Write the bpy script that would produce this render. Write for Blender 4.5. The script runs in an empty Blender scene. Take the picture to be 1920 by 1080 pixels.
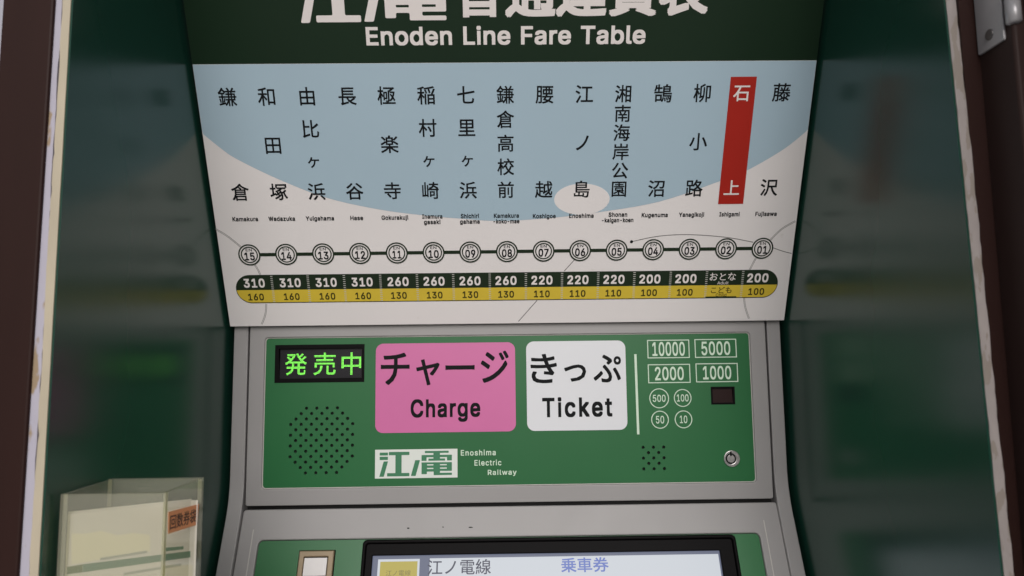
import bpy, math, random, json
from mathutils import Matrix, Vector
from math import radians as RAD
random.seed(7)
sc = bpy.context.scene
COL = sc.collection

# ---------------------------------------------------------------- camera
F, D, CX, CZ = 1300.0, 0.779, -0.003, 1.4
PITCH, YAW, ROLL = math.atan(F/12500), 0.0124, 0.0119
cam_rot = Matrix.Rotation(-YAW, 3, 'Z') @ Matrix.Rotation(math.pi/2 + PITCH, 3, 'X') @ Matrix.Rotation(-ROLL, 3, 'Z')
cam_d = bpy.data.cameras.new('camera')
cam = bpy.data.objects.new('camera', cam_d)
COL.objects.link(cam)
cam_d.sensor_width = 36
cam_d.lens = F/1920*36
cam_d.clip_start = 0.02
cam_d.clip_end = 3000
cam.matrix_world = Matrix.Translation((CX, -D, CZ)) @ cam_rot.to_4x4()
cam_d.dof.use_dof = True
cam_d.dof.focus_distance = 0.75
cam_d.dof.aperture_fstop = 8.5
sc.camera = cam

# ---------------------------------------------------------------- sky, sun, exposure
SUN_EL, SUN_ROT = RAD(25), RAD(177)
world = bpy.data.worlds.new('World')
sc.world = world
world.use_nodes = True
wn, wl = world.node_tree.nodes, world.node_tree.links
bg = wn['Background']
sky = wn.new('ShaderNodeTexSky')
sky.sky_type = 'NISHITA'
sky.sun_disc = False
sky.sun_elevation = SUN_EL
sky.sun_rotation = SUN_ROT
sky.air_density = 1.0
sky.dust_density = 3.0
sky.ozone_density = 0.6
hsv = wn.new('ShaderNodeHueSaturation')
hsv.inputs['Saturation'].default_value = 0.35
wl.new(sky.outputs[0], hsv.inputs['Color'])
wl.new(hsv.outputs[0], bg.inputs['Color'])
bg.inputs['Strength'].default_value = 0.07
sun_d = bpy.data.lights.new('sun', 'SUN')
sun_d.energy = 2.0
sun_d.angle = RAD(40)
sun_d.color = (1.0, 0.965, 0.95)
sun = bpy.data.objects.new('sun', sun_d)
COL.objects.link(sun)
# sun direction vector (towards the sun)
sdir = Vector((math.sin(SUN_ROT)*math.cos(SUN_EL), math.cos(SUN_ROT)*math.cos(SUN_EL), math.sin(SUN_EL)))
sun.rotation_euler = sdir.to_track_quat('Z', 'Y').to_euler()
sun.location = sdir*5
sc.view_settings.view_transform = 'Standard'
sc.view_settings.look = 'None'
sc.view_settings.gamma = 1
sc.view_settings.exposure = -0.30

# ---------------------------------------------------------------- materials
def srgb(r, g, b):
    f = lambda c: (c/255/12.92) if c/255 <= 0.04045 else ((c/255+0.055)/1.055)**2.4
    return (f(r), f(g), f(b), 1)
MATS = {}
def mat(name, col, rough=0.5, metal=0.0, spec=0.5, var=0.0, vscale=30, bump=0.0, bscale=200, stretch=None, emit=None, coat=0.0, wear=None, wscale=60, wlevel=0.6, rvar=0.0):
    m = bpy.data.materials.new(name)
    m.use_nodes = True
    nt = m.node_tree
    n, l = nt.nodes, nt.links
    p = n['Principled BSDF']
    p.inputs['Base Color'].default_value = (*col[:3], 1)
    p.inputs['Roughness'].default_value = rough
    p.inputs['Metallic'].default_value = metal
    p.inputs['Specular IOR Level'].default_value = spec
    p.inputs['Coat Weight'].default_value = coat
    p.inputs['Coat Roughness'].default_value = 0.12
    tc = n.new('ShaderNodeTexCoord')
    mp = n.new('ShaderNodeMapping')
    l.new(tc.outputs['Object'], mp.inputs['Vector'])
    if stretch: mp.inputs['Scale'].default_value = stretch
    def noise(scale, detail=4):
        t = n.new('ShaderNodeTexNoise')
        t.inputs['Scale'].default_value = scale
        t.inputs['Detail'].default_value = detail
        l.new(mp.outputs[0], t.inputs['Vector'])
        return t.outputs['Fac']
    colout = None
    if var > 0:
        mx = n.new('ShaderNodeMix'); mx.data_type = 'RGBA'
        mx.inputs['A'].default_value = (*[c*(1-var) for c in col[:3]], 1)
        mx.inputs['B'].default_value = (*[min(1, c*(1+var)) for c in col[:3]], 1)
        l.new(noise(vscale), mx.inputs['Factor'])
        colout = mx.outputs['Result']
    if wear:
        ramp = n.new('ShaderNodeValToRGB')
        ramp.color_ramp.elements[0].position = wlevel
        ramp.color_ramp.elements[1].position = wlevel+0.03
        l.new(noise(wscale, 6), ramp.inputs[0])
        mw = n.new('ShaderNodeMix'); mw.data_type = 'RGBA'
        if colout: l.new(colout, mw.inputs['A'])
        else: mw.inputs['A'].default_value = (*col[:3], 1)
        mw.inputs['B'].default_value = (*wear[:3], 1)
        l.new(ramp.outputs[0], mw.inputs['Factor'])
        colout = mw.outputs['Result']
    if colout: l.new(colout, p.inputs['Base Color'])
    if rvar > 0:
        mr = n.new('ShaderNodeMapRange')
        mr.inputs['To Min'].default_value = max(0.02, rough-rvar)
        mr.inputs['To Max'].default_value = rough+rvar
        l.new(noise(vscale*1.7), mr.inputs['Value'])
        l.new(mr.outputs[0], p.inputs['Roughness'])
    if bump > 0:
        b = n.new('ShaderNodeBump')
        b.inputs['Strength'].default_value = bump
        b.inputs['Distance'].default_value = 0.0005
        l.new(noise(bscale), b.inputs['Height'])
        l.new(b.outputs[0], p.inputs['Normal'])
    if emit:
        p.inputs['Emission Color'].default_value = (*emit[0][:3], 1)
        p.inputs['Emission Strength'].default_value = emit[1]
    MATS[name] = m
    return m

mat('board_white', (.80, .765, .76), .42, spec=.22, var=.03, vscale=9, wear=(.73, .69, .67), wscale=24, wlevel=.68, bump=.05, bscale=400)
mat('board_blue', (.40, .53, .62), .42, spec=.22, var=.03, vscale=9)
mat('board_title', (.010, .026, .013), .32, spec=.22, var=.15, vscale=8)
mat('board_side', (.012, .03, .018), .4)
mat('ink', (.008, .009, .010), .6, spec=.10)
mat('ink_green', (.017, .030, .016), .5, spec=.12, var=.1)
mat('ink_olive', (.06, .05, .008), .5, spec=.22)
mat('title_white', (.80, .75, .73), .45, spec=.22)
mat('yellow_print', (.66, .49, .05), .45, spec=.22, var=.06, vscale=60)
mat('red_print', (.40, .021, .013), .45, spec=.22, var=.06, vscale=30)
mat('dash_white', (.50, .50, .46), .5)
mat('line_grey', (.17, .165, .16), .5, spec=.22)
mat('silver_paint', (.312, .303, .303), .42, spec=.4, wear=(.24, .22, .21), wscale=420, wlevel=.735, var=.05, vscale=14, bump=.10, bscale=900, rvar=.06)
mat('silver_lip', (.50, .48, .46), .4, spec=.4)
mat('seam', (.006, .006, .006), .7)
mat('panel_green', (.024, .135, .048), .32, spec=.30, var=.16, vscale=6, rvar=.04)
mat('print_mint', (.60, .74, .60), .5)
mat('logo_white', (.70, .74, .70), .5)
mat('logo_green', (.035, .19, .09), .5)
mat('sign_pink', (.60, .145, .355), .36, spec=.4, var=.09, vscale=12)
mat('sign_white', (.70, .715, .75), .4, spec=.3, var=.02, vscale=12)
mat('black_plastic', (.004, .0035, .004), .5, spec=.07, var=.1)
mat('hole_black', (.002, .004, .003), .9)
mat('led_glass', (.022, .021, .026), .3, spec=.2)
mat('led_green', (.10, .5, .05), .5, emit=((.22, .88, .09), 1.5))
mat('sensor_glass', (.022, .010, .010), .3, spec=.2)
mat('chrome', (.62, .60, .60), .28, metal=.9, var=.1, vscale=300)
mat('brass_frame', (.24, .18, .11), .4, metal=.2, var=.15, vscale=90)
mat('lamp_white', (.72, .70, .70), .4, var=.04, vscale=150)
mat('laminate', (.011, .058, .039), .23, spec=.50, var=.14, vscale=5, rvar=.05, bump=.02, bscale=35)
mat('edge_beige', (.50, .44, .33), .6, var=.18, vscale=60, stretch=(1, 1, .25), bump=.4, bscale=220)
mat('edge_lavender', (.46, .44, .52), .55, var=.08, vscale=40, wear=(.34, .25, .16), wscale=60, wlevel=.60, stretch=(1, 1, .35), bump=.3, bscale=200)
mat('edge_worn', (.36, .32, .31), .6, var=.2, vscale=120, wear=(.29, .25, .22), wscale=180, wlevel=.53, stretch=(1, 1, .3), bump=.6, bscale=300)
mat('brown_paint', (.027, .011, .009), .5, spec=.15, var=.3, vscale=22, stretch=(1, 1, .12), bump=.12, bscale=120)
mat('brown_light', (.046, .026, .023), .5, spec=.2, var=.25, vscale=20, stretch=(1, 1, .12), bump=.1, bscale=120)
mat('hinge_steel', (.52, .51, .53), .36, metal=.3, var=.12, vscale=60, rvar=.08)
mat('screw_steel', (.16, .15, .15), .35, metal=.6)
mat('pale_wall', (.40, .40, .46), .7, var=.1, vscale=4)
mat('dark_back', (.010, .016, .012), .7)
mat('paper', (.72, .68, .60), .6, var=.04, vscale=20)
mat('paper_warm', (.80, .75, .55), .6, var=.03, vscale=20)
mat('paper_green', (.10, .20, .12), .6, var=.1)
mat('paper_olive', (.10, .15, .05), .6)
mat('paper_grey', (.40, .42, .36), .6)
mat('sticker_orange', (1.0, .40, .18), .6, spec=.2, var=.06, vscale=60)
mat('sticker_ink', (.09, .03, .015), .6)
mat('concrete', (.46, .45, .44), .8, var=.15, vscale=2)
mat('scr_grey', (.008, .008, .008), .3, spec=.15, emit=(srgb(112, 118, 140), 1))
mat('scr_white', (.008, .008, .008), .3, spec=.15, emit=(srgb(212, 217, 224), 1.1))
mat('scr_yellow', (.008, .008, .008), .3, spec=.15, emit=(srgb(196, 182, 92), 1))
mat('scr_text', (.008, .008, .008), .3, spec=.15, emit=(srgb(82, 84, 100), 1))
mat('scr_blue', (.008, .008, .008), .3, spec=.15, emit=(srgb(120, 138, 208), 1))
mat('scr_olive', (.008, .008, .008), .3, spec=.15, emit=(srgb(132, 124, 80), 1))

def acrylic(name, tint, gl):
    m = bpy.data.materials.new(name); m.use_nodes = True
    n, l = m.node_tree.nodes, m.node_tree.links
    out = n['Material Output']
    tr = n.new('ShaderNodeBsdfTransparent'); tr.inputs[0].default_value = (*tint, 1)
    g = n.new('ShaderNodeBsdfGlossy'); g.inputs['Roughness'].default_value = .06
    d = n.new('ShaderNodeBsdfDiffuse'); d.inputs['Color'].default_value = (.62, .61, .50, 1)
    fr = n.new('ShaderNodeFresnel'); fr.inputs['IOR'].default_value = 1.45
    mx = n.new('ShaderNodeMixShader'); mx2 = n.new('ShaderNodeMixShader')
    mx2.inputs[0].default_value = gl
    l.new(tr.outputs[0], mx2.inputs[1]); l.new(d.outputs[0], mx2.inputs[2])
    ge = n.new('ShaderNodeNewGeometry'); ma = n.new('ShaderNodeMath'); ma.operation = 'MULTIPLY_ADD'
    mb = n.new('ShaderNodeMath'); mb.operation = 'MULTIPLY'       # leaving the sheet: no total reflection in a thin pane
    ma.inputs[1].default_value = -1; ma.inputs[2].default_value = 1
    l.new(ge.outputs['Backfacing'], ma.inputs[0]); l.new(fr.outputs[0], mb.inputs[0]); l.new(ma.outputs[0], mb.inputs[1])
    l.new(mb.outputs[0], mx.inputs[0]); l.new(mx2.outputs[0], mx.inputs[1]); l.new(g.outputs[0], mx.inputs[2])
    l.new(mx.outputs[0], out.inputs['Surface'])
    MATS[name] = m
acrylic('acrylic', (.97, .97, .94), .15)
acrylic('acrylic_edge', (.70, .70, .42), .45)

# ---------------------------------------------------------------- planes of the real surfaces
CAM = Vector((CX, -D, CZ))
def px_ray(px, py):
    return cam_rot @ Vector(((px-960)/F, -(py-540)/F, -1))
class Plane:
    """a real surface: origin o, right u, up v, normal n towards the viewer"""
    def __init__(s, o, u, v):
        s.o, s.u, s.v = Vector(o), Vector(u).normalized(), Vector(v).normalized()
        s.n = s.u.cross(s.v)
        s.m = Matrix((s.u, s.v, s.n)).transposed().to_4x4(); s.m.translation = s.o
    def at(s, px, py):
        d = px_ray(px, py)
        w = CAM + d*((s.o-CAM).dot(s.n)/d.dot(s.n)) - s.o
        return (w.dot(s.u), w.dot(s.v))
TB, TL = RAD(24.3), RAD(23)
UP = Plane((0, 0, 1.2446), (1, 0, 0), (0, 0, 1))                                         # upright front of the machine
BD = Plane((0, -.008, 1.4420), (1, 0, 0), (0, -math.sin(TB), math.cos(TB)))              # leaning fare board
LO = Plane((0, 0, 1.2408), (1, 0, 0), (0, math.sin(TL), math.cos(TL)))                   # lower deck, foot towards the viewer

# ---------------------------------------------------------------- objects
WORLD_M = {}
def props(o, label=None, cat=None, group=None, kind=None):
    if label: o['label'] = label
    if cat: o['category'] = cat
    if group: o['group'] = group
    if kind: o['kind'] = kind
    return o
def thing(name, loc, label, cat, group=None):
    o = bpy.data.objects.new(name, None); COL.objects.link(o)
    o.empty_display_size = .05
    o.matrix_world = Matrix.Translation(loc)
    WORLD_M[o.name] = Matrix.Translation(loc)
    return props(o, label, cat, group)
def link(name, me, m, parent=None, matrix=None, label=None):
    me.name = name
    if m is not None:
        me.materials.clear()
        for k in (m if isinstance(m, (list, tuple)) else [m]): me.materials.append(MATS[k])
    o = bpy.data.objects.new(name, me); COL.objects.link(o)
    mw = matrix or Matrix.Identity(4)
    WORLD_M[o.name] = mw
    if parent is not None:
        pm = WORLD_M[parent.name]
        o.parent = parent
        o.matrix_basis = pm.inverted() @ mw
    else: o.matrix_world = mw
    if label: o['label'] = label
    return o
def mesh(vs, fs):
    me = bpy.data.meshes.new('m'); me.from_pydata(vs, [], fs); me.update(); return me
def box_mesh(boxes, me=None):
    vs, fs = [], []
    for (x0, y0, z0, x1, y1, z1) in boxes:
        b = len(vs)
        vs += [(x0,y0,z0),(x1,y0,z0),(x1,y1,z0),(x0,y1,z0),(x0,y0,z1),(x1,y0,z1),(x1,y1,z1),(x0,y1,z1)]
        fs += [tuple(b+i for i in f) for f in ((0,3,2,1),(4,5,6,7),(0,1,5,4),(1,2,6,5),(2,3,7,6),(3,0,4,7))]
    return mesh(vs, fs)
def curve_mesh(loops, z0, z1, bevel=0.0, grow=0.0, bres=1):
    """closed loops (outlines and holes) filled as one flat solid between z0 and z1"""
    cu = bpy.data.curves.new('c', 'CURVE'); cu.dimensions = '2D'; cu.fill_mode = 'BOTH'
    e = (z1-z0)/2
    cu.extrude = max(e-bevel, 0); cu.bevel_depth = bevel; cu.bevel_resolution = bres
    cu.offset = grow-bevel
    for lp in loops:
        s = cu.splines.new('POLY'); s.points.add(len(lp)-1)
        for i, (a, b) in enumerate(lp): s.points[i].co = (a, b, 0, 1)
        s.use_cyclic_u = True
    o = bpy.data.objects.new('c', cu); COL.objects.link(o)
    dg = bpy.context.evaluated_depsgraph_get()
    me = bpy.data.meshes.new_from_object(o.evaluated_get(dg))
    bpy.data.objects.remove(o); bpy.data.curves.remove(cu)
    c = (z0+z1)/2
    for v in me.vertices: v.co.z += c
    return me
def rrect(x0, y0, x1, y1, r, n=6):
    if r <= 0: return [(x0,y0),(x1,y0),(x1,y1),(x0,y1)]
    P = []
    for cx, cy, a in ((x1-r,y0+r,-90),(x1-r,y1-r,0),(x0+r,y1-r,90),(x0+r,y0+r,180)):
        for i in range(n+1):
            t = RAD(a+90*i/n); P.append((cx+r*math.cos(t), cy+r*math.sin(t)))
    return P
def rquad(pts, r, n=5):
    """polygon with rounded corners (points anticlockwise)"""
    P = []; k = len(pts)
    for i in range(k):
        a, b, c = Vector(pts[i-1]), Vector(pts[i]), Vector(pts[(i+1) % k])
        d1, d2 = (a-b).normalized(), (c-b).normalized()
        p0, p1 = b+d1*r, b+d2*r
        for j in range(n+1):
            t = j/n
            P.append(tuple(p0*(1-t)**2 + b*2*t*(1-t) + p1*t*t))
    return P
def circle(cx, cy, r, n=28): return [(cx+r*math.cos(2*math.pi*i/n), cy+r*math.sin(2*math.pi*i/n)) for i in range(n)]
def ellipse(cx, cy, rx, ry, n=40): return [(cx+rx*math.cos(2*math.pi*i/n), cy+ry*math.sin(2*math.pi*i/n)) for i in range(n)]
def ribbon(pts, w):
    P = [Vector(p) for p in pts]; L, Rr = [], []
    for i, p in enumerate(P):
        t = (P[min(i+1, len(P)-1)]-P[max(i-1, 0)]).normalized(); nn = Vector((-t.y, t.x))*w/2
        L.append(tuple(p+nn)); Rr.append(tuple(p-nn))
    return L+Rr[::-1]
def smooth_path(pts, n=8):
    P = [Vector(p) for p in pts]; out = []
    for i in range(len(P)-1):
        p0, p1, p2, p3 = P[max(i-1,0)], P[i], P[i+1], P[min(i+2,len(P)-1)]
        for j in range(n):
            t = j/n
            out.append(tuple(.5*((2*p1)+(p2-p0)*t+(2*p0-5*p1+4*p2-p3)*t*t+(3*p1-p0-3*p2+p3)*t**3)))
    out.append(tuple(P[-1])); return out
def join(ms):
    vs, fs = [], []
    for me in ms:
        b = len(vs); vs += [tuple(v.co) for v in me.vertices]; fs += [tuple(b+i for i in p.vertices) for p in me.polygons]
    return mesh(vs, fs)
def tf(me, sx, sy, tx, ty):
    for v in me.vertices: v.co.x = v.co.x*sx+tx; v.co.y = v.co.y*sy+ty
    return me
def bbox(me):
    xs = [v.co.x for v in me.vertices]; ys = [v.co.y for v in me.vertices]
    return min(xs), min(ys), max(xs), max(ys)

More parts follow.
